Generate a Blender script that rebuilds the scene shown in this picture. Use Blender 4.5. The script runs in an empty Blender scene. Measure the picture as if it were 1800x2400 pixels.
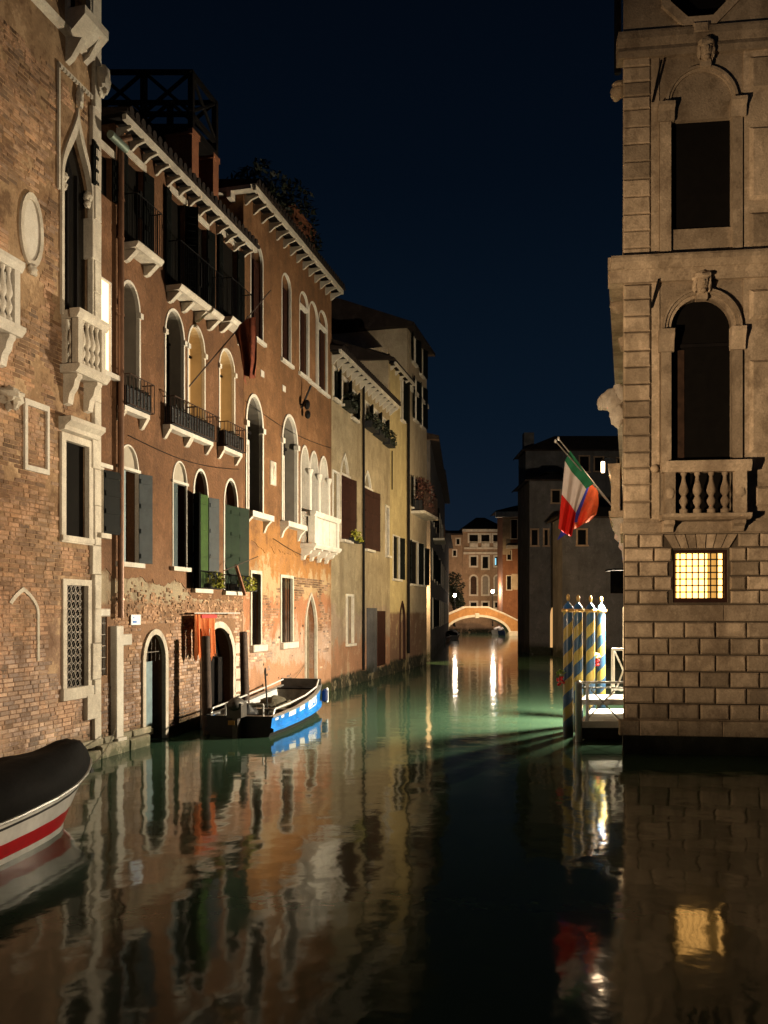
import bpy, bmesh, math, random
from mathutils import Vector, Matrix, noise, geometry

random.seed(7)
SC = bpy.context.scene
COL = SC.collection
R = math.radians

# ------------------------------------------------------------------ camera
EYE = 2.8            # eye height above the water
FOC, CX, HY = 2000.0, 900.0, 1435.0
cam = bpy.data.cameras.new('camera')
cam.sensor_fit = 'HORIZONTAL'
cam.sensor_width = 36.0
cam.lens = 40.0
cam.shift_y = (HY - 1200.0) / 1800.0
cam.clip_start = 0.1
cam.clip_end = 1500.0
co = bpy.data.objects.new('camera', cam)
co.location = (0, 0, EYE)
co.rotation_euler = (R(90), 0, 0)
COL.objects.link(co)
SC.camera = co

# ------------------------------------------------------------------ night sky
wd = bpy.data.worlds.new('World')
SC.world = wd
wd.use_nodes = True
nt = wd.node_tree
bg = nt.nodes['Background']
tc = nt.nodes.new('ShaderNodeTexCoord')
sep = nt.nodes.new('ShaderNodeSeparateXYZ')
ramp = nt.nodes.new('ShaderNodeValToRGB')
nt.links.new(tc.outputs['Generated'], sep.inputs[0])
nt.links.new(sep.outputs['Z'], ramp.inputs[0])
e = ramp.color_ramp.elements
e[0].position = 0.0
e[0].color = (0.0072, 0.0142, 0.0270, 1)
e[1].position = 0.75
e[1].color = (0.0006, 0.0015, 0.0036, 1)
m = e.new(0.22)
m.color = (0.0029, 0.0078, 0.0165, 1)
m = e.new(0.45)
m.color = (0.0012, 0.0037, 0.0085, 1)
vor = nt.nodes.new('ShaderNodeTexVoronoi')
vor.inputs['Scale'].default_value = 26
nt.links.new(tc.outputs['Generated'], vor.inputs['Vector'])
lt = nt.nodes.new('ShaderNodeMath'); lt.operation = 'LESS_THAN'
lt.inputs[1].default_value = 0.012
nt.links.new(vor.outputs['Distance'], lt.inputs[0])
mul = nt.nodes.new('ShaderNodeMath'); mul.operation = 'MULTIPLY'
mul.inputs[1].default_value = 0.06
nt.links.new(lt.outputs[0], mul.inputs[0])
addc = nt.nodes.new('ShaderNodeMixRGB'); addc.blend_type = 'ADD'
addc.inputs[0].default_value = 1
nt.links.new(ramp.outputs[0], addc.inputs[1])
nt.links.new(mul.outputs[0], addc.inputs[2])
nt.links.new(addc.outputs[0], bg.inputs[0])
bg.inputs[1].default_value = 1.0

# ------------------------------------------------------------------ lamps that light the place
def lamp(name, kind, loc, power, color, size=0.1, aim=None, spot=None, blend=0.5):
    l = bpy.data.lights.new(name, kind)
    l.energy = power
    l.color = color
    l.shadow_soft_size = size
    if spot:
        l.spot_size = R(spot)
        l.spot_blend = blend
    o = bpy.data.objects.new(name, l)
    o.location = loc
    if aim:
        o.rotation_euler = (Vector(aim) - Vector(loc)).to_track_quat('-Z', 'Y').to_euler()
    COL.objects.link(o)
    return o

FLOOD = (6.07, 22.0, 3.6)
lamp('water_gate_floodlight', 'POINT', FLOOD, 10400, (1.0, 0.85, 0.61), 0.16)
lamp('quay_lamp_facing_house', 'SPOT', (6.5, 3.0, 2.5), 7000, (1.0, 0.77, 0.50), 0.12, (-6.5, 10.8, 5.6), 54, 0.75)
lamp('quay_lamp_facing_palace', 'SPOT', (-4.6, 6.2, 2.6), 7400, (1.0, 0.72, 0.45), 0.10, (7.2, 16.5, 7.4), 58, 0.9)
lamp('bank_lamp_facing_yellow_house', 'SPOT', (9.85, 36.0, 5.0), 3400, (1.0, 0.76, 0.40), 0.12, (0.4, 38.5, 7.0), 75, 0.8)

SC.view_settings.view_transform = 'Standard'
SC.view_settings.look = 'None'
SC.view_settings.exposure = 0.0
SC.view_settings.gamma = 1.0
SC.view_settings.use_curve_mapping = False
SC.render.engine = 'CYCLES'
cy = SC.cycles
cy.use_denoising = True
cy.max_bounces = 6
cy.diffuse_bounces = 2
cy.glossy_bounces = 3
cy.transmission_bounces = 2
cy.sample_clamp_indirect = 12
cy.caustics_reflective = False
cy.caustics_refractive = False
cy.use_adaptive_sampling = True

# ------------------------------------------------------------------ materials
MATS = {}

def nodes(name):
    mt = bpy.data.materials.new(name)
    mt.use_nodes = True
    n = mt.node_tree.nodes
    p = n['Principled BSDF']
    MATS[name] = mt
    return mt, mt.node_tree, p

def noise_node(t, vec, scale, detail=4, rough=0.6):
    n = t.nodes.new('ShaderNodeTexNoise')
    n.inputs['Scale'].default_value = scale
    n.inputs['Detail'].default_value = detail
    n.inputs['Roughness'].default_value = rough
    t.links.new(vec, n.inputs['Vector'])
    return n.outputs['Fac']

def mapping(t, vec, scale):
    mp = t.nodes.new('ShaderNodeMapping')
    mp.inputs['Scale'].default_value = scale
    t.links.new(vec, mp.inputs['Vector'])
    return mp.outputs[0]

def mathn(t, op, a, b=None, clamp=False):
    n = t.nodes.new('ShaderNodeMath')
    n.operation = op
    n.use_clamp = clamp
    for i, v in enumerate((a, b)):
        if v is None:
            continue
        if isinstance(v, (int, float)):
            n.inputs[i].default_value = v
        else:
            t.links.new(v, n.inputs[i])
    return n.outputs[0]

def mixc(t, fac, a, b, mode='MIX'):
    n = t.nodes.new('ShaderNodeMixRGB')
    n.blend_type = mode
    for i, v in enumerate((fac, a, b)):
        if isinstance(v, (int, float)):
            n.inputs[i].default_value = v
        elif isinstance(v, tuple):
            n.inputs[i].default_value = v + (1,) if len(v) == 3 else v
        else:
            t.links.new(v, n.inputs[i])
    return n.outputs[0]

def remap(t, v, lo, hi):
    n = t.nodes.new('ShaderNodeMapRange')
    n.clamp = True
    n.inputs['From Min'].default_value = lo
    n.inputs['From Max'].default_value = hi
    t.links.new(v, n.inputs['Value'])
    return n.outputs[0]

def bump(t, p, h, strength, dist):
    b = t.nodes.new('ShaderNodeBump')
    b.inputs['Strength'].default_value = strength
    b.inputs['Distance'].default_value = dist
    t.links.new(h, b.inputs['Height'])
    t.links.new(b.outputs[0], p.inputs['Normal'])

def plaster(name, base, alt, dark, zones=(), streak=0.45, spots=0.5, sc=1.0, rough=0.92, bumpd=0.012, attr=False, world=False, rand=0.0):
    """weathered wall: two tones, vertical rain streaks, pitting; zones = (z_full, z_none, colour, wobble, strength)"""
    mt, t, p = nodes(name)
    tcn = t.nodes.new('ShaderNodeTexCoord')
    v = tcn.outputs['Object']
    if world:
        g = t.nodes.new('ShaderNodeNewGeometry')
        v = g.outputs['Position']
    sp = t.nodes.new('ShaderNodeSeparateXYZ')
    t.links.new(v, sp.inputs[0])
    big = noise_node(t, v, 0.55 * sc, 4, 0.65)
    med = noise_node(t, mapping(t, v, (2.2 * sc, 2.2 * sc, 1.5 * sc)), 1.0, 4, 0.72)
    stk = noise_node(t, mapping(t, v, (0.9 * sc, 0.9 * sc, 0.2 * sc)), 1.0, 3, 0.65)
    fine = noise_node(t, v, 20 * sc, 2, 0.7)
    c = mixc(t, remap(t, big, 0.38, 0.64), base, alt)
    zn = mathn(t, 'SUBTRACT', med, 0.5)
    zb = mathn(t, 'SUBTRACT', big, 0.5)
    for (zf, z0, colr, wob, st) in zones:
        zz = mathn(t, 'ADD', sp.outputs['Z'], mathn(t, 'MULTIPLY', zn, wob))
        zz = mathn(t, 'ADD', zz, mathn(t, 'MULTIPLY', zb, wob))
        f = remap(t, zz, z0, zf)
        c = mixc(t, mathn(t, 'MULTIPLY', f, st), c, colr)
    if attr:
        a = t.nodes.new('ShaderNodeAttribute')
        a.attribute_name = 'tint'
        c = mixc(t, 1.0, c, a.outputs['Color'], 'MULTIPLY')
    pt = noise_node(t, mapping(t, v, (1.25 * sc, 1.25 * sc, 1.0 * sc)), 1.0, 5, 0.75)
    c = mixc(t, mathn(t, 'MULTIPLY', remap(t, pt, 0.53, 0.60), spots * 0.75), c, tuple(min(0.85, x * 1.45 + 0.015) for x in base))
    c = mixc(t, mathn(t, 'MULTIPLY', remap(t, pt, 0.47, 0.38), spots * 0.7), c, dark)
    if rand:
        oi = t.nodes.new('ShaderNodeObjectInfo')
        lo, hi = 1 - rand, 1 + rand * 0.6
        c = mixc(t, 1.0, c, mixc(t, oi.outputs['Random'], (lo, lo, lo), (hi, hi, hi)), 'MULTIPLY')
    c = mixc(t, mathn(t, 'MULTIPLY', remap(t, stk, 0.5, 0.72), streak), c, dark)
    c = mixc(t, mathn(t, 'MULTIPLY', remap(t, med, 0.55, 0.75), spots), c, dark)
    jit = remap(t, fine, 0.3, 0.7)
    c = mixc(t, 0.35, c, mixc(t, jit, (0.55, 0.55, 0.55), (1.3, 1.3, 1.3)), 'MULTIPLY')
    t.links.new(c, p.inputs['Base Color'])
    p.inputs['Roughness'].default_value = rough
    p.inputs['Specular IOR Level'].default_value = 0.25
    bump(t, p, fine, 1.0, bumpd)
    return mt

def plain(name, base, rough=0.6, metal=0.0, var=0.25, sc=6.0, spec=0.4, bumpd=0.0, emit=None, es=0.0, coat=0.0):
    mt, t, p = nodes(name)
    tcn = t.nodes.new('ShaderNodeTexCoord')
    n = noise_node(t, tcn.outputs['Object'], sc, 5, 0.65)
    lo = tuple(x * (1 - var) for x in base)
    hi = tuple(min(1, x * (1 + var)) for x in base)
    t.links.new(mixc(t, remap(t, n, 0.3, 0.7), lo, hi), p.inputs['Base Color'])
    p.inputs['Roughness'].default_value = rough
    p.inputs['Metallic'].default_value = metal
    p.inputs['Specular IOR Level'].default_value = spec
    p.inputs['Coat Weight'].default_value = coat
    if bumpd:
        bump(t, p, n, 1.0, bumpd)
    if emit:
        p.inputs['Emission Color'].default_value = emit + (1,)
        p.inputs['Emission Strength'].default_value = es
    return mt

ALGAE = (0.012, 0.014, 0.007)
GREEN = (0.030, 0.034, 0.012)
# the old brick house
plaster('old_wall', (0.34, 0.23, 0.135), (0.25, 0.15, 0.082), (0.085, 0.042, 0.022),
        zones=((2.6, 3.6, (0.27, 0.17, 0.12), 1.2, 0.8), (0.5, 1.0, (0.30, 0.24, 0.19), 0.5, 0.6), (0.15, 0.4, GREEN, 0.4, 1.0)), streak=0.55, spots=1.0)
plaster('brick', (0.35, 0.205, 0.125), (0.28, 0.185, 0.12), (0.12, 0.065, 0.04),
        zones=((1.7, 2.5, (0.50, 0.37, 0.295), 2.6, 0.85), (0.25, 0.6, GREEN, 0.5, 0.9)), streak=0.35, spots=0.85, attr=True, world=True)
# the terracotta house
plaster('terracotta_plaster', (0.152, 0.074, 0.036), (0.120, 0.059, 0.029), (0.062, 0.032, 0.018),
        zones=((3.45, 3.6, (0.34, 0.28, 0.19), 0.9, 0.95), (2.95, 3.1, (0.25, 0.145, 0.085), 0.8, 1.0), (0.2, 0.45, GREEN, 0.5, 1.0)), streak=0.4, spots=0.42)
# the orange house
plaster('terracotta_coat', (0.152, 0.074, 0.036), (0.120, 0.059, 0.029), (0.062, 0.032, 0.018), zones=((3.8, 4.6, (0.23, 0.125, 0.07), 1.8, 0.6),), streak=0.5, spots=0.62)
plaster('orange_coat', (0.190, 0.094, 0.042), (0.150, 0.074, 0.033), (0.080, 0.040, 0.020), zones=((5.0, 5.9, (0.33, 0.155, 0.05), 2.4, 0.85),), streak=0.55, spots=0.62)
plaster('orange_plaster', (0.225, 0.115, 0.055), (0.185, 0.092, 0.043), (0.105, 0.053, 0.027),
        zones=((4.5, 4.9, (0.36, 0.17, 0.055), 2.6, 0.9), (3.9, 4.15, (0.45, 0.33, 0.19), 2.6, 0.85),
               (3.2, 3.4, (0.36, 0.15, 0.075), 2.4, 0.9), (2.0, 2.5, (0.50, 0.36, 0.28), 2.8, 0.85),
               (1.15, 1.3, (0.42, 0.22, 0.125), 1.6, 0.9), (0.30, 0.48, GREEN, 0.25, 1.0)), streak=0.45, spots=0.4)
plaster('grey_plaster', (0.32, 0.255, 0.16), (0.25, 0.195, 0.12), (0.12, 0.085, 0.05),
        zones=((2.6, 2.9, (0.27, 0.195, 0.145), 2.4, 0.8), (1.5, 1.9, (0.30, 0.145, 0.08), 2.4, 0.9), (0.42, 0.55, ALGAE, 0.3, 1.0)), streak=0.5, spots=0.5)
plaster('yellow_plaster', (0.44, 0.345, 0.175), (0.37, 0.29, 0.15), (0.19, 0.13, 0.06),
        zones=((2.7, 2.85, (0.17, 0.095, 0.06), 0.2, 1.0), (0.5, 0.65, ALGAE, 0.3, 1.0)), streak=0.4, spots=0.4)
plaster('beige_plaster', (0.40, 0.32, 0.22), (0.34, 0.27, 0.18), (0.17, 0.12, 0.08),
        zones=((2.7, 2.85, (0.17, 0.095, 0.06), 0.2, 1.0), (0.5, 0.65, ALGAE, 0.3, 1.0)), streak=0.4, spots=0.4)
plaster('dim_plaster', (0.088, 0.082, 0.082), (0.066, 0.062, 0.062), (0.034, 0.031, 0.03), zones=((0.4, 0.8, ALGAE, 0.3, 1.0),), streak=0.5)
plaster('red_plaster', (0.22, 0.10, 0.05), (0.18, 0.08, 0.042), (0.12, 0.05, 0.03), zones=((0.4, 0.8, ALGAE, 0.3, 1.0),), streak=0.4)
plaster('far_plaster', (0.30, 0.20, 0.13), (0.25, 0.165, 0.105), (0.12, 0.08, 0.05), zones=((0.4, 0.8, ALGAE, 0.3, 1.0),), streak=0.4)
plaster('bridge_plaster', (0.44, 0.23, 0.095), (0.38, 0.20, 0.08), (0.2, 0.1, 0.045), streak=0.3)
# stones
plaster('white_stone', (0.60, 0.54, 0.45), (0.50, 0.44, 0.36), (0.20, 0.165, 0.13), streak=0.35, spots=0.35, sc=2.2, rough=0.8, bumpd=0.006)
plaster('pale_stone', (0.66, 0.61, 0.53), (0.58, 0.53, 0.46), (0.26, 0.22, 0.18), streak=0.3, spots=0.25, sc=2.5, rough=0.75, bumpd=0.004)
plaster('palace_stone', (0.47, 0.365, 0.25), (0.39, 0.30, 0.20), (0.15, 0.105, 0.065),
        zones=((0.62, 0.85, (0.36, 0.28, 0.18), 0.2, 0.6), (0.30, 0.36, ALGAE, 0.02, 1.0)), streak=0.6, spots=0.7, sc=1.3, rough=0.9, bumpd=0.012, world=True, rand=0.34)
plaster('joint_stone', (0.10, 0.075, 0.048), (0.07, 0.052, 0.034), (0.03, 0.022, 0.015), sc=2.0)
plaster('wet_stone', (0.028, 0.028, 0.017), (0.018, 0.02, 0.012), (0.008, 0.008, 0.005), sc=2.0, rough=0.5)
plaster('ledge_stone', (0.36, 0.31, 0.235), (0.26, 0.24, 0.165), (0.08, 0.075, 0.045), zones=((0.1, 0.32, (0.10, 0.105, 0.06), 0.25, 0.9),), sc=2.5, rough=0.8)
plaster('roof_tile', (0.024, 0.015, 0.012), (0.018, 0.012, 0.010), (0.010, 0.007, 0.006), sc=2.0)
plaster('chimney_plaster', (0.30, 0.12, 0.06), (0.26, 0.105, 0.055), (0.13, 0.06, 0.035), streak=0.3)
# woods, metals, glass
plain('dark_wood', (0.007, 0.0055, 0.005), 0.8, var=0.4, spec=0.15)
plain('pole_wood', (0.060, 0.038, 0.028), 0.8, var=0.45, sc=9, bumpd=0.01)
plain('plank_wood', (0.23, 0.10, 0.055), 0.75, var=0.3)
plain('brown_shutter', (0.030, 0.011, 0.007), 0.65, var=0.3, spec=0.15)
plain('green_shutter', (0.030, 0.066, 0.012), 0.65, var=0.3, spec=0.15)
plain('dark_green_shutter', (0.008, 0.019, 0.009), 0.65, var=0.3, spec=0.15)
plain('black_green_shutter', (0.0028, 0.0036, 0.003), 0.7, var=0.3, spec=0.12)
plain('blue_grey_shutter', (0.20, 0.27, 0.29), 0.6, var=0.15)
plain('slate_shutter', (0.042, 0.050, 0.054), 0.65, var=0.2, spec=0.2)
plain('teal_shutter', (0.040, 0.060, 0.064), 0.65, var=0.2, spec=0.2)
plain('door_blue', (0.16, 0.235, 0.26), 0.6, var=0.25)
plain('lamp_black', (0.0012, 0.0012, 0.0012), 1.0, var=0.1, spec=0.0)
plain('black_iron', (0.012, 0.011, 0.011), 0.5, 0.6, var=0.3)
plain('rust_iron', (0.055, 0.030, 0.020), 0.7, 0.4, var=0.3)
plain('grille_iron', (0.14, 0.12, 0.10), 0.55, 0.5, var=0.3)
plain('pipe_copper', (0.16, 0.085, 0.052), 0.42, 0.35, var=0.25, sc=3)
plain('gutter_copper', (0.16, 0.20, 0.165), 0.5, 0.4, var=0.3, sc=3)
plain('dark_glass', (0.010, 0.009, 0.008), 0.12, var=0.2, spec=0.5)
plain('dark_room', (0.006, 0.005, 0.004), 0.9, var=0.2, spec=0.1)
plain('brown_room', (0.045, 0.024, 0.014), 0.8, var=0.4, spec=0.2)
plain('grey_blind', (0.23, 0.20, 0.165), 0.85, var=0.15, sc=3)
plain('cream_blind', (0.50, 0.38, 0.215), 0.85, var=0.1, sc=3)
plain('blank_lunette', (0.36, 0.315, 0.25), 0.9, var=0.12, sc=4)
plain('white_metal', (0.72, 0.72, 0.70), 0.35, 0.2, var=0.1)
plain('galvanised', (0.42, 0.42, 0.41), 0.35, 0.7, var=0.2)
plain('deck_white', (0.62, 0.62, 0.60), 0.6, var=0.12)
plain('gold', (0.50, 0.33, 0.12), 0.35, 0.6, var=0.15)
plain('boat_white', (0.64, 0.64, 0.63), 0.3, var=0.2, sc=3, coat=0.4)
plain('boat_red', (0.42, 0.012, 0.018), 0.3, var=0.1, coat=0.3)
plain('boat_cover', (0.0030, 0.0026, 0.0026), 0.75, var=0.4, sc=3, bumpd=0.02, spec=0.12)
plain('boat_blue', (0.014, 0.19, 0.64), 0.4, var=0.4, sc=4, coat=0.2)
plain('boat_navy', (0.006, 0.018, 0.075), 0.45, var=0.2)
plain('boat_inside', (0.52, 0.53, 0.52), 0.6, var=0.15, sc=4)
plain('boat_floor', (0.13, 0.11, 0.085), 0.8, var=0.4)
plain('sticker_white', (0.78, 0.80, 0.82), 0.5, var=0.05)
plain('rubber', (0.010, 0.010, 0.011), 0.6, var=0.2)
plain('motor_grey', (0.06, 0.053, 0.046), 0.5, var=0.3)
plain('brass', (0.26, 0.15, 0.04), 0.4, 0.6, var=0.2)
plain('cargo_cloth', (0.10, 0.088, 0.060), 0.9, var=0.35, bumpd=0.03)
plain('orange_cloth', (0.62, 0.175, 0.050), 0.85, var=0.2, sc=9, bumpd=0.01)
plain('crimson_cloth', (0.42, 0.05, 0.05), 0.85, var=0.2)
plain('flag_green', (0.020, 0.19, 0.092), 0.8, var=0.1)
plain('flag_white', (0.66, 0.60, 0.585), 0.8, var=0.06)
plain('flag_red', (0.60, 0.010, 0.006), 0.8, var=0.1)
plain('flag_orange', (0.36, 0.060, 0.014), 0.8, var=0.25, sc=9)
plain('flag_blue', (0.012, 0.030, 0.33), 0.8, var=0.1)
plain('flag_brown', (0.17, 0.038, 0.016), 0.85, var=0.45, sc=7)
plain('pole_blue', (0.022, 0.105, 0.29), 0.4, var=0.15, coat=0.3)
plain('pole_yellow', (0.50, 0.37, 0.045), 0.4, var=0.15, coat=0.3)
plain('sign_face', (0.72, 0.80, 0.92), 0.4, var=0.03)
plain('sign_blue', (0.05, 0.20, 0.62), 0.4, var=0.03)
plain('leaf_dark', (0.009, 0.013, 0.005), 0.6, var=0.5, sc=2)
plain('leaf_yellow', (0.26, 0.25, 0.025), 0.6, var=0.5, sc=8)
plain('leaf_pink', (0.10, 0.040, 0.030), 0.6, var=0.5, sc=8)
plain('berry_red', (0.62, 0.02, 0.03), 0.4, var=0.2)
plain('leaf_fresh', (0.25, 0.40, 0.06), 0.6, var=0.4, sc=9)
plain('planter_black', (0.010, 0.010, 0.011), 0.7, var=0.6, sc=14, bumpd=0.02)
plain('door_old', (0.17, 0.135, 0.09), 0.85, var=0.5, sc=4, bumpd=0.02)
plain('boat_dark', (0.012, 0.013, 0.016), 0.5, var=0.3)
plain('tarp_blue', (0.03, 0.06, 0.20), 0.8, var=0.3)
plain('tarp_white', (0.55, 0.52, 0.50), 0.8, var=0.15)
# things that give off light
def glow(name, color, s):
    mt, t, p = nodes(name)
    p.inputs['Base Color'].default_value = (0.1, 0.09, 0.08, 1)
    p.inputs['Emission Color'].default_value = color + (1,)
    p.inputs['Emission Strength'].default_value = s
    return mt
glow('lit_room', (1.0, 0.66, 0.36), 2.6)
glow('lit_curtain', (1.0, 0.48, 0.09), 0.75)
glow('lit_bright', (1.0, 0.50, 0.125), 6.0)
glow('lit_dim_room', (1.0, 0.60, 0.26), 1.1)
glow('lit_lantern', (1.0, 0.70, 0.40), 9.0)
glow('lit_globe', (1.0, 0.80, 0.60), 110.0)
glow('lit_arch', (1.0, 0.55, 0.20), 0.75)
glow('lit_cyan', (0.25, 0.75, 1.0), 1.2)

def water_material():
    mt, t, p = nodes('canal_water')
    p.inputs['Base Color'].default_value = (0.035, 0.072, 0.045, 1)
    p.inputs['Roughness'].default_value = 0.075
    p.inputs['IOR'].default_value = 1.30
    p.inputs['Specular IOR Level'].default_value = 0.42
    g = t.nodes.new('ShaderNodeNewGeometry')
    v = g.outputs['Position']
    n1 = noise_node(t, mapping(t, v, (0.9, 0.9, 0.9)), 1.0, 2, 0.5)
    n2 = noise_node(t, mapping(t, v, (3.6, 3.2, 3.2)), 1.0, 2, 0.5)
    n3 = noise_node(t, mapping(t, v, (11.0, 9.5, 9.5)), 1.0, 1, 0.5)
    patch = remap(t, noise_node(t, v, 0.16, 2, 0.5), 0.35, 0.65)
    h = mathn(t, 'ADD', mathn(t, 'MULTIPLY', n1, 0.013), mathn(t, 'MULTIPLY', n2, 0.0022))
    h = mathn(t, 'ADD', h, mathn(t, 'MULTIPLY', mathn(t, 'MULTIPLY', n3, 0.0004), mathn(t, 'ADD', patch, 0.25)))
    bump(t, p, h, 1.0, 1.0)
water_material()

# ------------------------------------------------------------------ geometry helpers
class Face:
    """a vertical facade: base point, run direction; local coordinates are (u along, w out of the wall, z up)"""
    def __init__(s, x, y, dx, dy):
        l = math.hypot(dx, dy)
        s.o = (x, y)
        s.d = (dx / l, dy / l)
        s.n = (s.d[1], -s.d[0])
    def at(s, px, py, w=0.0):
        a = (px - CX) / FOC
        t = (w + s.o[0] * s.n[0] + s.o[1] * s.n[1]) / (a * s.n[0] + s.n[1])
        u = (a * t - s.o[0]) * s.d[0] + (t - s.o[1]) * s.d[1]
        return u, EYE + (HY - py) * t / FOC
    def u(s, px, w=0.0):
        return s.at(px, HY, w)[0]
    def z(s, px, py, w=0.0):
        return s.at(px, py, w)[1]
    def p(s, u, w=0.0, z=0.0):
        return Vector((s.o[0] + u * s.d[0] + w * s.n[0], s.o[1] + u * s.d[1] + w * s.n[1], z))
    def root(s, u, w=0.0, z=0.0):
        return Matrix.Translation(s.p(u, w, z)) @ Matrix.Rotation(math.atan2(s.d[1], s.d[0]), 4, 'Z')

def world_at(px, py, dist):
    return Vector(((px - CX) / FOC * dist, dist, EYE + (HY - py) / FOC * dist))

class MB:
    """collects faces; coordinates (u, w, z) relative to an origin (u0, w0, z0); w grows out of the wall"""
    def __init__(s, u0=0.0, w0=0.0, z0=0.0, flip=True):
        s.v, s.f, s.m = [], [], []
        s.o = (u0, w0, z0)
        s.flip = flip
        s.mi = 0
    def pt(s, u, w, z):
        y = (w - s.o[1]) * (-1 if s.flip else 1)
        s.v.append((u - s.o[0], y, z - s.o[2]))
        return len(s.v) - 1
    def face(s, ids):
        s.f.append(tuple(ids)); s.m.append(s.mi)
    def box(s, u0, u1, w0, w1, z0, z1):
        i = [s.pt(u, w, z) for z in (z0, z1) for w in (w0, w1) for u in (u0, u1)]
        for q in ((0, 1, 3, 2), (4, 5, 7, 6), (0, 1, 5, 4), (2, 3, 7, 6), (0, 2, 6, 4), (1, 3, 7, 5)):
            s.face([i[k] for k in q])
        return s
    def pillow(s, u0, u1, w0, w1, z0, z1, c=0.02, j=0.0):
        """block with chamfered front edges"""
        jj = lambda: random.uniform(-j, j)
        a = [s.pt(u, w0, z) for u, z in ((u0, z0), (u1, z0), (u1, z1), (u0, z1))]
        b = [s.pt(u, w1 - c, z) for u, z in ((u0, z0), (u1, z0), (u1, z1), (u0, z1))]
        d = [s.pt(u + jj(), w1 + jj(), z + jj()) for u, z in ((u0 + c, z0 + c), (u1 - c, z0 + c), (u1 - c, z1 - c), (u0 + c, z1 - c))]
        for k in range(4):
            n = (k + 1) % 4
            s.face([a[k], a[n], b[n], b[k]])
            s.face([b[k], b[n], d[n], d[k]])
        s.face(d)
        s.face(a[::-1])
        return s
    def prism(s, poly, w0, w1):
        a = [s.pt(u, w0, z) for u, z in poly]
        b = [s.pt(u, w1, z) for u, z in poly]
        n = len(poly)
        s.face(b); s.face(a[::-1])
        for k in range(n):
            s.face([a[k], a[(k + 1) % n], b[(k + 1) % n], b[k]])
        return s
    def panel(s, poly, w):
        s.face([s.pt(u, w, z) for u, z in poly])
        return s
    def profile(s, prof, u0, u1):
        """moulding: (w, z) outline run along u"""
        a = [s.pt(u0, w, z) for w, z in prof]
        b = [s.pt(u1, w, z) for w, z in prof]
        n = len(prof)
        s.face(a); s.face(b[::-1])
        for k in range(n):
            s.face([a[k], a[(k + 1) % n], b[(k + 1) % n], b[k]])
        return s
    def ring(s, inner, outer, w0, w1, closed=True):
        n = len(inner)
        L = [[s.pt(u, w, z) for u, z in poly] for poly, w in ((inner, w0), (inner, w1), (outer, w1), (outer, w0))]
        rng = range(n) if closed else range(n - 1)
        for k in rng:
            m = (k + 1) % n
            for a, b in ((0, 1), (1, 2), (2, 3), (3, 0)):
                s.face([L[a][k], L[a][m], L[b][m], L[b][k]])
        if not closed:
            s.face([L[i][0] for i in range(4)])
            s.face([L[i][-1] for i in (3, 2, 1, 0)])
        return s
    def tube(s, a, b, r0, r1=None, n=8):
        r1 = r0 if r1 is None else r1
        a, b = Vector(a), Vector(b)
        d = (b - a).normalized()
        x = d.orthogonal().normalized()
        y = d.cross(x)
        A = [s.pt(*(a + (x * math.cos(t) + y * math.sin(t)) * r0)) for t in (2 * math.pi * k / n for k in range(n))]
        B = [s.pt(*(b + (x * math.cos(t) + y * math.sin(t)) * r1)) for t in (2 * math.pi * k / n for k in range(n))]
        for k in range(n):
            s.face([A[k], A[(k + 1) % n], B[(k + 1) % n], B[k]])
        s.face(A[::-1]); s.face(B)
        return s
    def path(s, pts, r, n=6):
        for a, b in zip(pts, pts[1:]):
            s.tube(a, b, r, r, n)
        return s
    def lathe(s, c, prof, n=12, sx=1.0, sy=1.0):
        rows = [[s.pt(c[0] + r * sx * math.cos(2 * math.pi * k / n), c[1] + r * sy * math.sin(2 * math.pi * k / n), c[2] + z) for k in range(n)] for r, z in prof]
        for a, b in zip(rows, rows[1:]):
            for k in range(n):
                s.face([a[k], a[(k + 1) % n], b[(k + 1) % n], b[k]])
        s.face(rows[0][::-1]); s.face(rows[-1])
        return s
    def ball(s, c, rx, ry, rz, n=10, m=7, wob=0.0):
        rows = []
        if wob > .25:
            n, m = max(n, 14), max(m, 11)
        for i in range(m + 1):
            t = math.pi * i / m
            rr, zz = max(0.02, math.sin(t)), -math.cos(t)
            row = []
            for k in range(n):
                a = 2 * math.pi * k / n
                q = 1 + wob * noise.noise(Vector((c[0] * 3 + math.cos(a) * rr * 2, c[1] * 3 + math.sin(a) * rr * 2, c[2] * 3 + zz * 2)))
                row.append(s.pt(c[0] + rx * rr * math.cos(a) * q, c[1] + ry * rr * math.sin(a) * q, c[2] + rz * zz * q))
            rows.append(row)
        for a, b in zip(rows, rows[1:]):
            for k in range(n):
                s.face([a[k], a[(k + 1) % n], b[(k + 1) % n], b[k]])
        s.face(rows[0][::-1]); s.face(rows[-1])
        return s
    def sheet(s, outer, holes, w, depth, skirt=0.5):
        """wall face with openings; the reveals run back by depth"""
        polys = [outer] + holes
        tris = geometry.tessellate_polygon([[Vector((u, z, 0)) for u, z in p] for p in polys])
        flat = [q for p in polys for q in p]
        ids = [s.pt(u, w, z) for u, z in flat]
        for t in tris:
            s.face([ids[k] for k in t])
        off = 0
        for i, p in enumerate(polys):
            dd = skirt if i == 0 else depth
            back = [s.pt(u, w - dd, z) for u, z in p]
            n = len(p)
            for k in range(n):
                s.face([ids[off + k], ids[off + (k + 1) % n], back[(k + 1) % n], back[k]])
            off += n
        return s
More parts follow.
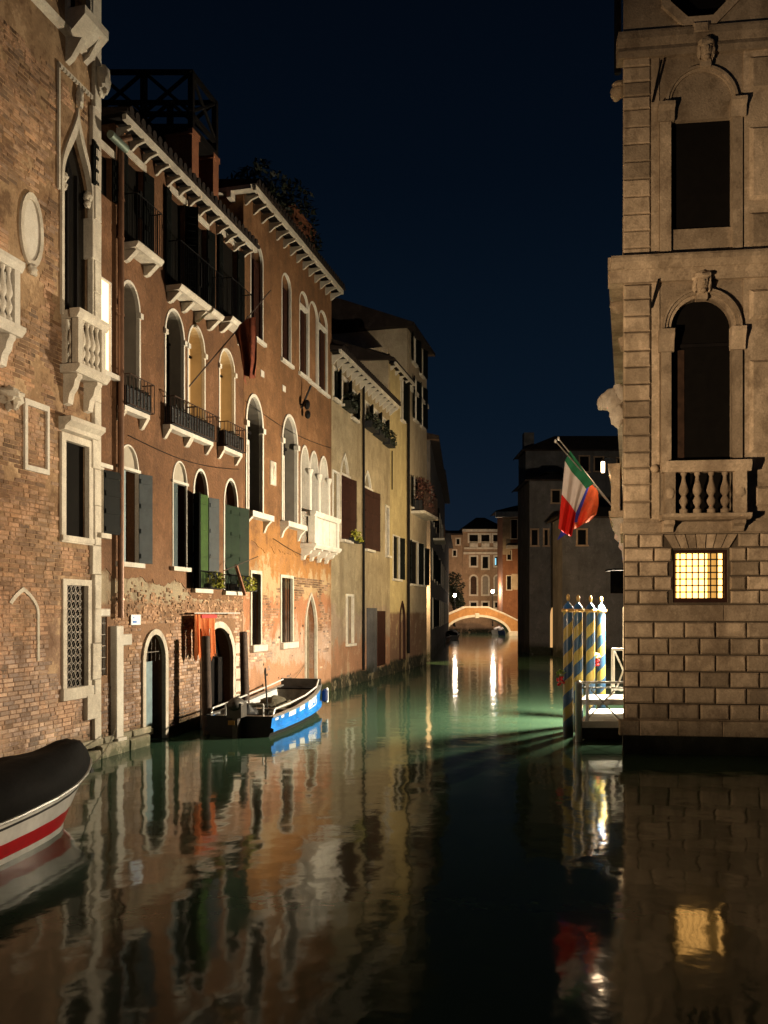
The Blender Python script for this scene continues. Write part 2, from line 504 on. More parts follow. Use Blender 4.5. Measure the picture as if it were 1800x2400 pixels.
    def mesh(s, name, mats, smooth=False):
        me = bpy.data.meshes.new(name)
        me.from_pydata(s.v, [], s.f)
        for mt in mats:
            me.materials.append(MATS[mt])
        if len(mats) > 1:
            me.polygons.foreach_set('material_index', s.m)
        bm = bmesh.new()
        bm.from_mesh(me)
        bmesh.ops.recalc_face_normals(bm, faces=bm.faces)
        bm.to_mesh(me)
        bm.free()
        if smooth:
            me.polygons.foreach_set('use_smooth', [True] * len(me.polygons))
            try:
                me.set_sharp_from_angle(angle=R(40))
            except Exception:
                pass
        me.update()
        return me

def obj(name, mb, mats, parent=None, smooth=False, kind=None):
    mats = mats if isinstance(mats, (list, tuple)) else [mats]
    o = bpy.data.objects.new(name, mb.mesh(name, mats, smooth))
    COL.objects.link(o)
    if parent:
        o.parent = parent
    if kind:
        o['kind'] = kind
    return o

def inst(name, me, parent, loc, rot=None, scale=None):
    o = bpy.data.objects.new(name, me)
    COL.objects.link(o)
    o.parent = parent
    o.location = loc
    if rot:
        o.rotation_euler = rot
    if scale:
        o.scale = scale
    return o

def tag(o, label, cat, group=None):
    o['label'] = label
    o['category'] = cat
    if group:
        o['group'] = group
    return o

def thing(name, label, cat, mat4, group=None):
    o = bpy.data.objects.new(name, None)
    o.empty_display_size = 0.2
    COL.objects.link(o)
    o.matrix_world = mat4
    return tag(o, label, cat, group)

def opening(u0, u1, zb, zs, zt, kind, n=8):
    c, rx, ry = (u0 + u1) / 2, (u1 - u0) / 2, zt - zs
    if kind == 'rect':
        return [(u0, zb), (u1, zb), (u1, zt), (u0, zt)]
    P = [(u0, zb), (u1, zb)]
    half = []
    for k in range(n + 1):
        t = k / n
        if kind == 'round':
            half.append((rx * math.cos(t * math.pi / 2), ry * math.sin(t * math.pi / 2)))
        elif kind == 'ogee':
            half.append((rx * math.cos(t * math.pi / 2) ** 1.6 if t < 1 else 0.0, ry * t))
        else:
            half.append((rx * (1 - t ** 1.8), ry * t ** 0.85))
    P += [(c + x, zs + z) for x, z in half]
    P += [(c - x, zs + z) for x, z in half[::-1][1:]]
    return P

class House:
    def __init__(s, name, label, face, u0, u1, h, mat, cat='house', depth=8.0, base=-0.6, group=None):
        s.F, s.u0, s.u1, s.h, s.mat, s.depth, s.base = face, u0, u1, h, mat, depth, base
        s.uc = (u0 + u1) / 2
        s.root = thing(name, label, cat, face.root(s.uc), group)
        s.holes = []
    def mb(s):
        return MB(s.uc, 0, 0)
    def loc(s, u, w, z):
        return (u - s.uc, -w, z)
    def part(s, name, mb, mat, parent=None, smooth=False, kind=None):
        return obj(name, mb, mat, parent or s.root, smooth, kind)
    def finish(s, outer=None, reveal=0.34, body=True, skirt=0.5):
        o = outer or [(s.u0, s.base), (s.u1, s.base), (s.u1, s.h), (s.u0, s.h)]
        s.wall = s.part('wall', s.mb().sheet(o, s.holes, 0, reveal, skirt), s.mat)
        if body:
            s.part('rear_wall', s.mb().box(s.u0 + 0.002, s.u1 - 0.002, -s.depth, -0.5, s.base, s.h - 0.01), s.mat)
    def window(s, x0, x1, yt, yb, kind='rect', ys=None, frame=0.10, proud=0.035, depth=0.22, pane='dark_glass', stone='white_stone',
               sill=True, silld=0.14, name='window', low=True, yref=None, reveal=None):
        F = s.F
        u0, u1 = F.u(x0), F.u(x1)
        xm = yref or (x0 + x1) / 2
        zt, zb = F.z(xm, yt), F.z(xm, yb)
        zs = F.z(xm, ys) if ys else (zt - (u1 - u0) / 2 if kind != 'rect' else zt)
        e = 0.012
        s.holes.append(opening(u0 - e, u1 + e, zb - e, zs, zt + e, kind))
        inner = opening(u0, u1, zb, zs, zt, kind)
        if frame:
            outer = opening(u0 - frame, u1 + frame, zb - (frame if low else 0.001), zs, zt + frame, kind)
            wn = s.part(name, s.mb().ring(inner, outer, -0.05, proud), stone)
            s.part('pane', s.mb().panel(opening(u0 - e, u1 + e, zb - e, zs, zt + e, kind), -depth), pane, wn)
        else:
            wn = s.part(name, s.mb().panel(opening(u0 - e, u1 + e, zb - e, zs, zt + e, kind), -depth), pane)
        if reveal:
            s.part('reveal', s.mb().ring(opening(u0 + .004, u1 - .004, zb + .004, zs, zt - .004, kind), opening(u0 - .008, u1 + .008, zb - .008, zs, zt + .008, kind), -depth + .003, -0.051), reveal, wn)
        if sill:
            s.part('sill', s.mb().box(u0 - 0.13, u1 + 0.13, -0.04, silld, zb - 0.10, zb - 0.004), stone, wn)
        wn_info = (wn, u0, u1, zb, zs, zt)
        return wn_info
    def leaf(s, parent, hinge, width, z0, z1, ang, mat, w=0.03, name='shutter', slats=0):
        """shutter leaf: hinge position u, swing angle from the +u wall direction"""
        m = MB()
        m.box(0, width, -0.02, 0.02, 0, z1 - z0)
        nb = 4
        for k in range(nb):
            zz = (z1 - z0) * (0.08 + 0.84 * k / (nb - 1))
            m.box(0.03, width - 0.03, 0.02, 0.04, zz - 0.05, zz + 0.05)
            m.box(0.03, width - 0.03, -0.032, -0.02, zz - 0.03, zz + 0.03)
        for k in range(1, 4):
            m.box(width * k / 4 - 0.006, width * k / 4 + 0.006, -0.026, -0.02, 0.02, z1 - z0 - 0.02)
        if slats:
            for k in range(slats):
                zz = (z1 - z0) * (0.04 + 0.92 * k / slats)
                m.box(0.05, width - 0.05, 0.02, 0.05, zz, zz + 0.03)
        o = inst(name, m.mesh(name, [mat]), parent, s.loc(hinge, w, z0), (0, 0, -R(ang)))
        return o
    def railing(s, parent, u0, u1, d, z0, z1, mat='black_iron', step=0.11, mid=False):
        m = s.mb()
        r = 0.009
        pts = [(u0, 0, z1), (u0, d, z1), (u1, d, z1), (u1, 0, z1)]
        m.path(pts, 0.013, 5)
        m.path([(u0, 0, z0), (u0, d, z0), (u1, d, z0), (u1, 0, z0)], 0.011, 5)
        if mid:
            for q in (0.33, 0.66):
                zz = z0 + (z1 - z0) * q
                m.path([(u0, 0, zz), (u0, d, zz), (u1, d, zz), (u1, 0, zz)], 0.009, 5)
        n = max(2, int((u1 - u0) / step))
        for k in range(n + 1):
            u = u0 + (u1 - u0) * k / n
            m.tube((u, d, z0), (u, d, z1), r, r, 5)
        for k in range(1, 3):
            for uu in (u0, u1):
                m.tube((uu, d * k / 3, z0), (uu, d * k / 3, z1), r, r, 5)
        return s.part('railing', m, mat, parent)
    def eaves(s, z, over=0.5, thick=0.16, step=0.62, mat='white_stone', tiles=True, bw=0.07, bh=0.2, ua=None):
        ua = s.u0 if ua is None else ua
        ev = s.part('cornice', s.mb().box(ua - 0.15, s.u1 + 0.1, over - .09, over, z, z + thick), mat)
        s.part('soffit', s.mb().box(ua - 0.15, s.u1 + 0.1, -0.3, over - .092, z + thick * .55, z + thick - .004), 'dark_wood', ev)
        me = MB()
        me.profile([(0, -.05), (.06, -.04), (over * .45, bh * .35), (over - .12, bh * .55), (over - .03, bh * .7), (over - .03, bh), (0, bh)], -bw / 2, bw / 2)
        me = me.mesh('eave_bracket', [mat])
        n = int((s.u1 - ua) / step)
        for k in range(n + 1):
            inst('eave_bracket', me, ev, s.loc(ua + 0.1 + (s.u1 - ua - 0.2) * k / n, 0.002, z - bh - 0.003))
        return ev
    def roof(s, z, over=0.55, rise=2.0, run=5.0, mat='roof_tile', tiles=True, ua=None):
        m = s.mb()
        a0, a1 = (s.u0 if ua is None else ua) - 0.2, s.u1 + 0.15
        m.profile([(over, z), (over, z + 0.07), (-run, z + rise), (-2 * run, z), (-2 * run, z - 0.05)], a0, a1)
        rf = s.part('roof', m, mat)
        if tiles:
            # rows of round tiles end at the eave line
            me = MB()
            me.tube((0, over + 0.03, 0.0), (0, -run + 0.2, (rise - 0.07) * (run + over - 0.17) / (run + over)), 0.085, 0.085, 8)
            me = me.mesh('tile_row', [mat], True)
            n = int((a1 - a0) / 0.22)
            for k in range(n):
                inst('tile_row', me, rf, s.loc(a0 + 0.11 + 0.22 * k, 0, z + 0.06))
        return rf

def lathe_mesh(name, prof, mat, n=12, sx=1, sy=1):
    return MB().lathe((0, 0, 0), prof, n, sx, sy).mesh(name, [mat], True)

BALUSTER = [(0.075, 0), (0.075, 0.09), (0.05, 0.10), (0.035, 0.14), (0.075, 0.22), (0.08, 0.27), (0.045, 0.34), (0.042, 0.36), (0.078, 0.42),
            (0.085, 0.47), (0.07, 0.54), (0.038, 0.66), (0.033, 0.74), (0.055, 0.78), (0.055, 0.82)]

def bricks(H, region, name, parent, singles=0, bl=0.25, bh=0.064, gap=0.012, mat='brick', proud=0.008, maxsingle=None):
    """lay courses where region(u, z) says brick is bare; the first singles nearest the viewer are objects of their own"""
    u0, u1, z0, z1 = region[0]
    test = region[1]
    stuff = H.mb()
    tints = []
    cand = []
    row = 0
    z = z0
    while z < z1:
        u = u0 + (0.5 * bl if row % 2 else 0) + random.uniform(-0.03, 0.03)
        while u < u1:
            L = bl * random.choice((1, 1, 1, 0.5)) + random.uniform(-0.015, 0.015)
            if test(u + L / 2, z + bh / 2) and u + L < u1:
                cand.append((u, z, L))
            u += L + gap
        z += bh + gap
        row += 1
    variants = []
    if singles:
        for k in range(10):
            m = MB()
            m.pillow(0, bl, -0.03, proud + 0.004 * (k % 3), 0, bh, 0.008, 0.003)
            me = m.mesh('brick', [mat])
            set_tint(me, [brick_tint()] * len(me.vertices))
            variants.append(me)
    done = 0
    for (u, z, L) in cand:
        vis = singles and done < singles and (maxsingle is None or maxsingle(u, z))
        if vis:
            inst('brick', random.choice(variants), parent, H.loc(u, 0, z), None, (L / bl, 1, 1))
            done += 1
        else:
            n0 = len(stuff.v)
            stuff.pillow(u, u + L, -0.03, proud + random.uniform(-0.003, 0.005), z, z + bh, 0.008, 0.003)
            f_ = 1 + .8 * noise.noise(Vector((u * .8, z * .7, 21))) + .3 * noise.noise(Vector((u * 2.3, z * 2.1, 5)))
            tints += [tuple(q * f_ for q in brick_tint()[:3]) + (1,)] * (len(stuff.v) - n0)
    o = H.part(name, stuff, mat, parent, kind='stuff')
    set_tint(o.data, tints)
    return o

def brick_tint():
    g = random.uniform(0.6, 1.35)
    if random.random() < 0.12:
        g *= 0.55
    w = random.uniform(-0.12, 0.14)
    return (g * (1 + w * 0.3), g * (1 - w * 0.2), g * (1 - w), 1)

def set_tint(me, cols):
    a = me.color_attributes.new('tint', 'FLOAT_COLOR', 'POINT')
    a.data.foreach_set('color', [c for col in cols for c in col])

# ------------------------------------------------------------------ the canal
wm = MB(flip=False)
nx, ny = 12, 30
gx = [-40 + 100 * i / nx for i in range(nx + 1)]
gy = [-25 + 235 * j / ny for j in range(ny + 1)]
ids = [[wm.pt(x, y, 0) for x in gx] for y in gy]
for j in range(ny):
    for i in range(nx):
        wm.face([ids[j][i], ids[j][i + 1], ids[j + 1][i + 1], ids[j + 1][i]])
water = obj('water', wm, 'canal_water')
water['kind'] = 'structure'

LW = Face(-9.926, 0.0, 0.265, 1.0)          # the left bank: one straight line of fronts

# ================================================================== LEFT BANK
def u_(x): return LW.u(x)
def z_(x, y): return LW.z(x, y)

# ------------------------------------------------------------------ old brick house (nearest, left)
A = House('old_brick_house', 'tall old brick house with pointed window and stone balcony, nearest on the left', LW, 9.0, u_(229), 17.0, 'old_wall')
# pointed window with ogee head
gu0, gu1 = u_(146), u_(212)
gzb, gzs, gzt = z_(180, 757), z_(180, 440), z_(180, 296)
A.holes.append(opening(gu0 - .012, gu1 + .012, gzb, gzs, gzt + .02, 'ogee', 12))
gw = A.part('window', A.mb().ring(opening(gu0, gu1, gzb, gzs, gzt, 'ogee', 12), opening(gu0 - .07, gu1 + .06, gzb - .001, gzs, gzt + .34, 'ogee', 12), -.06, .05), 'white_stone')
A.part('pane', A.mb().panel(opening(gu0 - .012, gu1 + .012, gzb, gzs, gzt, 'ogee', 12), -.13), 'dark_glass', gw)
for du, sgn in ((gu0 + .02, 1), (gu1 - .02, -1)):
    A.part('capital', A.mb().ball((du + sgn * .03, -.02, gzs), .09, .09, .10, 8, 6, .5).ball((du + sgn * .05, -.02, gzs - .14), .07, .07, .07, 8, 6, .5), 'white_stone', gw, True)
for k in range(2):
    uu = gu0 + (gu1 - gu0) * (.33 + .34 * k)
    A.part('mullion', A.mb().box(uu - .02, uu + .02, -.125, -.08, gzb, gzs + .3), 'dark_wood', gw)
cu = (gu0 + gu1) / 2
A.part('finial', A.mb().ball((cu, .06, gzt + .52), .07, .07, .2, 8, 7, .5), 'white_stone', gw, True)
# dentil band that frames the pointed head
fz = gzt + .78
fr = A.part('gothic_frame', A.mb().box(gu0 - .16, gu1 + .02, 0, .05, fz, fz + .05).box(gu0 - .16, gu0 - .115, 0.001, .049, gzs - .3, fz - .001), 'white_stone')
dn = MB().box(-.028, .028, 0, .035, 0, .055).mesh('dentil', ['white_stone'])
for k in range(11):
    inst('dentil', dn, fr, A.loc(gu0 - .12 + k * .092, .05, fz - .06))
# balcony
def balcony(H, b0, b1, d, z0, ztop, mat, nb, side=1, name='balcony', pier=.13, rail=.16, base=.15, brackets=2, bdrop=.55):
    m = H.mb()
    m.profile([(0, z0), (d - .02, z0), (d + .06, z0 + base * .6), (d + .06, z0 + base), (0, z0 + base)], b0 - .06, b1 + .06)
    bl = H.part(name, m, mat)
    m = H.mb()
    m.profile([(d - .14, ztop - rail), (d - .01, ztop - rail), (d + .05, ztop - rail * .4), (d + .05, ztop), (d - .16, ztop)], b0 - .05, b1 + .05)
    H.part('handrail', m, mat, bl)
    for uu in (b0 + .065, b1 - .065):
        H.part('side_rail', H.mb().box(uu - .07, uu + .07, .001, d - .162, ztop - rail, ztop - .004), mat, bl)
    for uu in (b0, b1 - pier):
        H.part('pier', H.mb().box(uu, uu + pier, d - pier - .01, d - .01, z0 + base + .001, ztop - rail - .001), mat, bl)
        H.part('pier', H.mb().box(uu, uu + pier, .001, .09, z0 + base + .001, ztop - rail - .001), mat, bl)
    hh = ztop - rail - z0 - base - .004
    sc = hh / .82
    bme = lathe_mesh('baluster', [(r * .8, z * sc) for r, z in BALUSTER], mat, 10)
    for k in range(nb):
        inst('baluster', bme, bl, H.loc(b0 + pier + (b1 - b0 - 2 * pier) * (k + .5) / nb, d - pier / 2 - .01, z0 + base + .002))
    for uu in (b0 + .06, b1 - .06):
        for k in range(side):
            inst('baluster', bme, bl, H.loc(uu, .09 + (d - pier - .1) * (k + .5) / side, z0 + base + .002), None, (.7, .7, 1))
    for k in range(brackets):
        uu = b0 + .12 + (b1 - b0 - .24) * k / max(1, brackets - 1)
        H.part('bracket', H.mb().profile([(.001, z0 - bdrop), (.10, z0 - bdrop + .02), (.14, z0 - bdrop * .62), (d * .6, z0 - bdrop * .45), (d * .7, z0 - bdrop * .2), (d - .06, z0 - .06), (d - .06, z0 - .002), (.001, z0 - .002)], uu - .075, uu + .075), mat, bl)
    return bl
bz0 = z_(165, 873)
balcony(A, u_(144), u_(144) + .86, .36, z_(165, 884), z_(165, 738), 'white_stone', 4, 1)
# corner balcony cut by the left edge of the picture
balcony(A, u_(-80), u_(7), .34, z_(0, 790), z_(0, 616), 'pale_stone', 4, 1, bdrop=.5)
A.part('lion_corbel', A.mb().ball((u_(6), .12, z_(6, 925)), .16, .2, .13, 10, 8, .6).ball((u_(16), .14, z_(16, 940)), .1, .14, .16, 8, 7, .6), 'white_stone', None, True)
# oval medallion
ou, oz = u_(71), z_(71, 540)
def oval(H, uc, zc, ru, rz, n=20):
    return [(uc + ru * math.cos(2 * math.pi * k / n), zc + rz * math.sin(2 * math.pi * k / n)) for k in range(n)]
md = A.part('medallion', A.mb().ring(oval(A, ou, oz, .22, .52), oval(A, ou, oz, .30, .64), -.02, .05), 'white_stone')
A.part('plaque', A.mb().prism(oval(A, ou, oz, .215, .515), -.02, .018), 'pale_stone', md)
A.part('volute', A.mb().ball((ou, .05, oz - .68), .1, .06, .1, 8, 6, .5), 'white_stone', md, True)
# framed relief panel
ra, rb, rc, rd = u_(60), u_(106), z_(83, 1095), z_(83, 957)
A.part('relief_frame', A.mb().ring(opening(ra, rb, rc, 0, rd, 'rect'), opening(ra - .07, rb + .06, rc - .09, 0, rd + .10, 'rect'), -.02, .05), 'pale_stone')
# hooded window
hw = A.window(150, 204, 1040, 1258, frame=.13, proud=.05, depth=.09, pane='dark_room', sill=True, silld=.08)
A.part('hood', A.mb().profile([(.001, 0 + hw[5] + .15), (.12, hw[5] + .17), (.15, hw[5] + .24), (.26, hw[5] + .32), (.26, hw[5] + .40), (.001, hw[5] + .40)], hw[1] - .16, hw[2] + .22), 'white_stone', hw[0])
# ground window with wrought lattice
lw = A.window(153, 203, 1372, 1610, frame=.11, proud=.04, depth=.12, pane='dark_room', sill=False)
A.part('sill', A.mb().box(lw[1] - .14, lw[2] + .14, -.04, .07, lw[3] - .22, lw[3] - .004), 'white_stone', lw[0])
m = A.mb()
nu, nz = 5, 13
for i in range(nu):
    for j in range(nz):
        cx = lw[1] + (lw[2] - lw[1]) * (i + .5) / nu
        cz = lw[3] + (lw[5] - lw[3]) * (j + .5) / nz
        ru, rz = (lw[2] - lw[1]) / nu / 2, (lw[5] - lw[3]) / nz / 2
        P = [(cx + ru * math.cos(a), -.06, cz + rz * math.sin(a)) for a in [2 * math.pi * k / 8 for k in range(9)]]
        m.path(P, .008, 4)
        m.tube((cx - ru, -.06, cz - rz), (cx + ru, -.06, cz + rz), .005, None, 4)
A.part('lattice', m, 'grille_iron', lw[0])
# blind pointed arch in white stone
ba0, ba1 = u_(12), u_(90)
bzb, bzs, bzt = z_(50, 1552), z_(50, 1440), z_(50, 1378)
pin = opening(ba0 + .08, ba1 - .06, bzb, bzs, bzt - .06, 'gothic', 8)[1:]
pou = opening(ba0, ba1, bzb, bzs, bzt + .02, 'gothic', 8)[1:]
A.part('blind_arch', A.mb().ring(pin[:-3] , pou[:-3], -.02, .03, False), 'white_stone')
# string course and upper window with its balcony, at the top edge
sz = z_(140, 72)
A.part('string_course', A.mb().profile([(.001, sz), (.10, sz + .03), (.13, sz + .12), (.001, sz + .14)], A.u0, A.u1 - .25), 'white_stone')
A.window(160, 207, -330, 60, frame=.1, proud=.05, depth=.3, pane='dark_room', sill=False)
A.part('upper_balcony', A.mb().profile([(.001, z_(170, 105)), (.2, z_(170, 85)), (.42, z_(170, 60)), (.42, z_(170, 40)), (.001, z_(170, 40))], u_(152), u_(209)), 'white_stone')
for xx in (158, 200):
    A.part('bracket', A.mb().profile([(.001, z_(xx, 150)), (.12, z_(xx, 140)), (.34, z_(xx, 100)), (.001, z_(xx, 88))], u_(xx) - .06, u_(xx) + .06), 'white_stone')
# corner pilaster of stone drums and quoins
qz = -.5
k = 0
while qz < 16.9:
    hq = random.uniform(.55, .8)
    ww = .20 if k % 3 else .27
    A.part('corner_stone', A.mb().pillow(A.u1 - ww, A.u1 + .02, -.3, .075, qz, min(16.95, qz + hq) - .008, .012, .004), 'white_stone')
    qz += hq
    k += 1
A.part('corner_statue_bracket', A.mb().ball((A.u1 - .04, .14, z_(225, 190)), .14, .14, .28, 10, 8, .5), 'white_stone', None, True)
A.part('quoin_block', A.mb().pillow(u_(196), u_(226), -.05, .085, z_(210, 1685), z_(210, 1628), .01), 'white_stone')
A.finish()
def amask(u, z):
    for h in A.holes:
        us = [p[0] for p in h]; zs = [p[1] for p in h]
        if min(us) - .16 < u < max(us) + .16 and min(zs) - .2 < z < max(zs) + .16:
            return False
    n = noise.noise(Vector((u * .9, z * .7, 3))) + .5 * noise.noise(Vector((u * 2.7, z * 2.2, 8)))
    lim = -.16 if z > 6 else (-.30 if z > 3.4 else -.55)
    return n > lim and u < A.u1 - .22
bricks(A, ((u_(-60), A.u1 - .2, .35, 12.5), amask), 'brickwork', A.wall, 300, maxsingle=lambda u, z: u > u_(-5) and z > .9)
# stone footing at the water's edge
fm = thing('stone_footing', 'worn white stone footing ledge at the water below the old brick house', 'footing', LW.root(u_(200)))
m0 = u_(200)
uu = u_(60)
while uu < u_(330):
    L = random.uniform(.7, 1.3)
    e2 = min(uu + L, u_(332))
    obj('footing_stone', MB(m0).pillow(uu, e2 - .01, -.1, .20 + random.uniform(-.03, .03), -.5, .20 + random.uniform(-.03, .05), .03, .015), 'ledge_stone', fm)
    obj('footing_stone', MB(m0).pillow(uu + .3, e2 + .25, -.1, .10, .22, .36, .02, .012), 'ledge_stone', fm) if uu < u_(290) else None
    uu += L

# ------------------------------------------------------------------ terracotta house
BU0, BU1 = A.u1 + .003, u_(569.5)
B = House('terracotta_house', 'terracotta plastered house with dark shutters, arched windows and wooden roof terrace', LW, BU0, BU1, 13.15, 'terracotta_plaster')
# lit window half hidden by the old house
lit = B.window(231, 258, 657, 872, frame=.03, proud=.015, depth=.03, pane='lit_room', stone='pale_stone', sill=True)
B.part('hook', B.mb().ball((u_(245), -.08, z_(245, 692)), .018, .02, .02, 6, 5), 'brass', lit[0])
# second floor: round arched windows with iron railings and planters
arch = [(281, 324, 664, 962, 728, 'grey_blind'), (387, 428.5, 730, 1006, 792, 'grey_blind'), (440, 477, 767, 1027, 824, 'cream_blind'), (513.5, 547, 822, 1055, 870, 'cream_blind')]
for (x0, x1, yt, yb, ys, pn) in arch:
    w = B.window(x0, x1, yt, yb, 'round', ys, .055, .03, .36, 'dark_glass' if pn == 'grey_blind' else 'lit_dim_room', 'pale_stone', True, .2, low=False, reveal=pn)
    wn, a, b, zb, zs, zt = w
    for uu in (a - .035, b + .035):
        B.part('impost', B.mb().box(uu - .055, uu + .055, -.04, .075, zs - .05, zs + .06), 'pale_stone', wn)
    B.part('transom', B.mb().box(a + .01, b - .01, -.355, -.31, zs - .03, zs + .02), 'dark_wood', wn)
    for sgn in (0, 1):
        B.part('inner_shutter', B.mb().box(a + .012 + sgn * ((b - a) / 2 - .012), a + (b - a) / 2 * (1 + sgn) - .012, -.355, -.335, zb + .02, zs - .06), 'dark_wood', wn) if pn == 'grey_blind' else None
    B.railing(wn, a - .12, b + .14, .30, zb + .02, zb + .62, 'rust_iron', .13)
    for uu in (a - .08, b + .08):
        B.part('console', B.mb().profile([(.001, zb - .32), (.06, zb - .3), (.19, zb - .1), (.001, zb - .1)], uu - .05, uu + .05), 'white_stone', wn)
# top floor
top = [(232, 259, 362, 460), (297, 333, 388, 592), (399, 430, 470, 688), (456, 482, 528, 728), (520, 553, 572, 762)]
TOPW = []
for i, (x0, x1, yt, yb) in enumerate(top):
    w = B.window(x0, x1, yt, yb, frame=0, depth=.10, pane='dark_room', sill=False)
    wn, a, b, zb, zs, zt = w
    TOPW.append(w)
    B.part('lintel', B.mb().box(a - .10, b + .10, -.02, .05, zt + .05, zt + .19), 'white_stone', wn)
    wd_ = .30
    B.leaf(wn, a - .02, wd_, zb, zt + .02, 172, 'black_green_shutter')
    B.leaf(wn, b + .02, wd_, zb, zt + .02, 12 if i != 2 else 62, 'black_green_shutter', slats=12 if i == 2 else 0)
def top_balcony(i, j):
    a, b, zb = TOPW[i][1] - .22, TOPW[j][2] + .22, TOPW[i][3]
    wn = TOPW[i][0]
    sl = B.part('balcony_slab', B.mb().profile([(.001, zb - .14), (.34, zb - .12), (.40, zb - .04), (.40, zb - .004), (.001, zb - .004)], a, b), 'white_stone', wn)
    nb = 2 if j == i else 4
    for k in range(nb):
        uu = a + .12 + (b - a - .24) * k / (nb - 1)
        B.part('console', B.mb().profile([(.001, zb - .36), (.10, zb - .34), (.32, zb - .15), (.001, zb - .142)], uu - .06, uu + .06), 'white_stone', wn)
    B.railing(wn, a + .03, b - .03, .36, zb + .03, zb + .98, 'black_iron', .085)
top_balcony(1, 1); top_balcony(2, 3); top_balcony(4, 4)
# first floor
f1 = []
for (x0, x1, yt, ys, yb, lun) in ((278, 321, 1046, 1100, 1318, 1), (404, 435, 1084, 1132, 1329, 1), (453.5, 484, 1104, 1160, 1380, 0), (525, 554, 1126, 1184, 1386, 0)):
    w = B.window(x0, x1, yt, yb, 'round', ys, .06 if not lun else .035, .03, .24, 'brown_room', 'pale_stone', True, .12, low=False)
    wn, a, b, zb, zs, zt = w
    f1.append(w)
    if lun:
        B.part('lunette', B.mb().prism(opening(a, b, zs + .03, zs + .031, zt, 'round')[0:], -.10, -.03), 'blank_lunette', wn)
        B.part('impost_bar', B.mb().box(a - .08, b + .06, -.05, .06, zs - .03, zs + .03), 'pale_stone', wn)
w = f1[0]; wd_ = (w[2] - w[1])
B.leaf(w[0], w[1] + .0, wd_ * .36, w[3] + .01, w[4] - .04, 4, 'blue_grey_shutter', w=-.03)
B.leaf(w[0], w[2] + .02, wd_ * .48, w[3], w[4] - .04, 24, 'slate_shutter')
w = f1[1]; wd_ = (w[2] - w[1])
B.leaf(w[0], w[1], wd_ * .38, w[3] + .01, w[4] - .04, 4, 'teal_shutter', w=-.03)
B.leaf(w[0], w[2], .3, w[3] + .01, w[4] - .04, 270, 'brown_shutter', w=-.02)
w = f1[2]; wd_ = (w[2] - w[1])
B.leaf(w[0], w[1] - .02, .34, w[3], w[4] - .02, 130, 'black_green_shutter')
B.leaf(w[0], w[1] + .02, wd_ * .95, w[3] + .01, w[4] + .02, 3, 'green_shutter', w=-.0)
B.leaf(w[0], w[2] + .03, .34, w[3], w[4] - .02, 20, 'slate_shutter', w=.04)
w = f1[3]; wd_ = (w[2] - w[1])
B.leaf(w[0], w[1] - .02, wd_ * .40, w[3] + .2, w[4] - .02, 5, 'dark_green_shutter', w=.0)
B.leaf(w[0], w[1] + wd_ * .40, wd_ * .6, w[3] + .2, w[4] - .02, 8, 'dark_green_shutter', w=.01)
B.leaf(w[0], w[2] + .03, .34, w[3] + .1, w[4] - .02, 30, 'dark_green_shutter', w=.04)
for i in (2, 3):
    w = f1[i]
    B.railing(w[0], w[1] - .05, w[2] + .35, .22, w[3] + .01, w[3] + .42, 'black_iron', .07)
# shutter leaf of the window hidden behind the corner of the old house
hid = B.window(232, 238, 1100, 1250, frame=.04, depth=.2, pane='dark_room', sill=True)
B.leaf(hid[0], hid[2] + .02, .46, hid[3], hid[5], 12, 'black_green_shutter')
B.part('lintel', B.mb().box(hid[1] - .1, hid[2] + .32, -.02, .05, hid[5] + .05, hid[5] + .13), 'pale_stone', hid[0])
# ground floor: small barred window, two water gates
gb = B.window(231, 250, 1447, 1582, frame=0, depth=.16, pane='dark_room', sill=False)
m = B.mb()
for k in range(5):
    uu = gb[1] + (gb[2] - gb[1]) * (k + .5) / 5
    m.tube((uu, -.03, gb[3]), (uu, -.03, gb[5]), .010, None, 5)
for k in range(5):
    zz = gb[3] + (gb[5] - gb[3]) * (k + .5) / 5
    m.tube((gb[1], -.03, zz), (gb[2], -.03, zz), .010, None, 5)
B.part('bars', m, 'grille_iron', gb[0])
B.part('lintel', B.mb().pillow(gb[1] - .1, gb[2] + .05, -.02, .06, gb[5] + .02, gb[5] + .17, .02), 'pale_stone', gb[0])
d1 = B.window(338, 384, 1487, 1742, 'round', 1550, .12, .05, .34, 'dark_room', 'white_stone', False, low=False, name='water_gate')
wd_ = d1[2] - d1[1]
B.part('door_leaf', B.mb().box(d1[1] + .01, d1[1] + wd_ * .5, -.08, -.05, .30, d1[4]), 'door_blue', d1[0])
B.part('door_step', B.mb().box(d1[1], d1[1] + wd_ * .45, -.30, -.0, .16, .28), 'white_stone', d1[0])
m = B.mb()
for k in range(5):
    uu = d1[1] + wd_ * (k + .5) / 5
    m.tube((uu, -.07, d1[4]), (uu, -.07, d1[5] - .08), .010, None, 5)
m.tube((d1[1], -.07, d1[4] + .2), (d1[2], -.07, d1[4] + .2), .010, None, 5)
B.part('gate_bars', m, 'grille_iron', d1[0])
d2 = B.window(476, 543, 1471, 1700, 'round', 1545, .16, .05, .34, 'dark_room', 'white_stone', False, low=False, name='water_gate')
wd_ = d2[2] - d2[1]
B.part('door_leaf', B.mb().box(d2[1] + wd_ * .42, d2[2] - .01, -.30, -.24, .3, d2[4] + .02), 'dark_wood', d2[0])
for k in range(5):
    B.part('jamb_stone', B.mb().pillow(d2[2] + .10, d2[2] + .10 + random.uniform(.22, .34), -.02, .06, .35 + k * .34, .35 + k * .34 + .28, .015, .01), 'white_stone', d2[0])
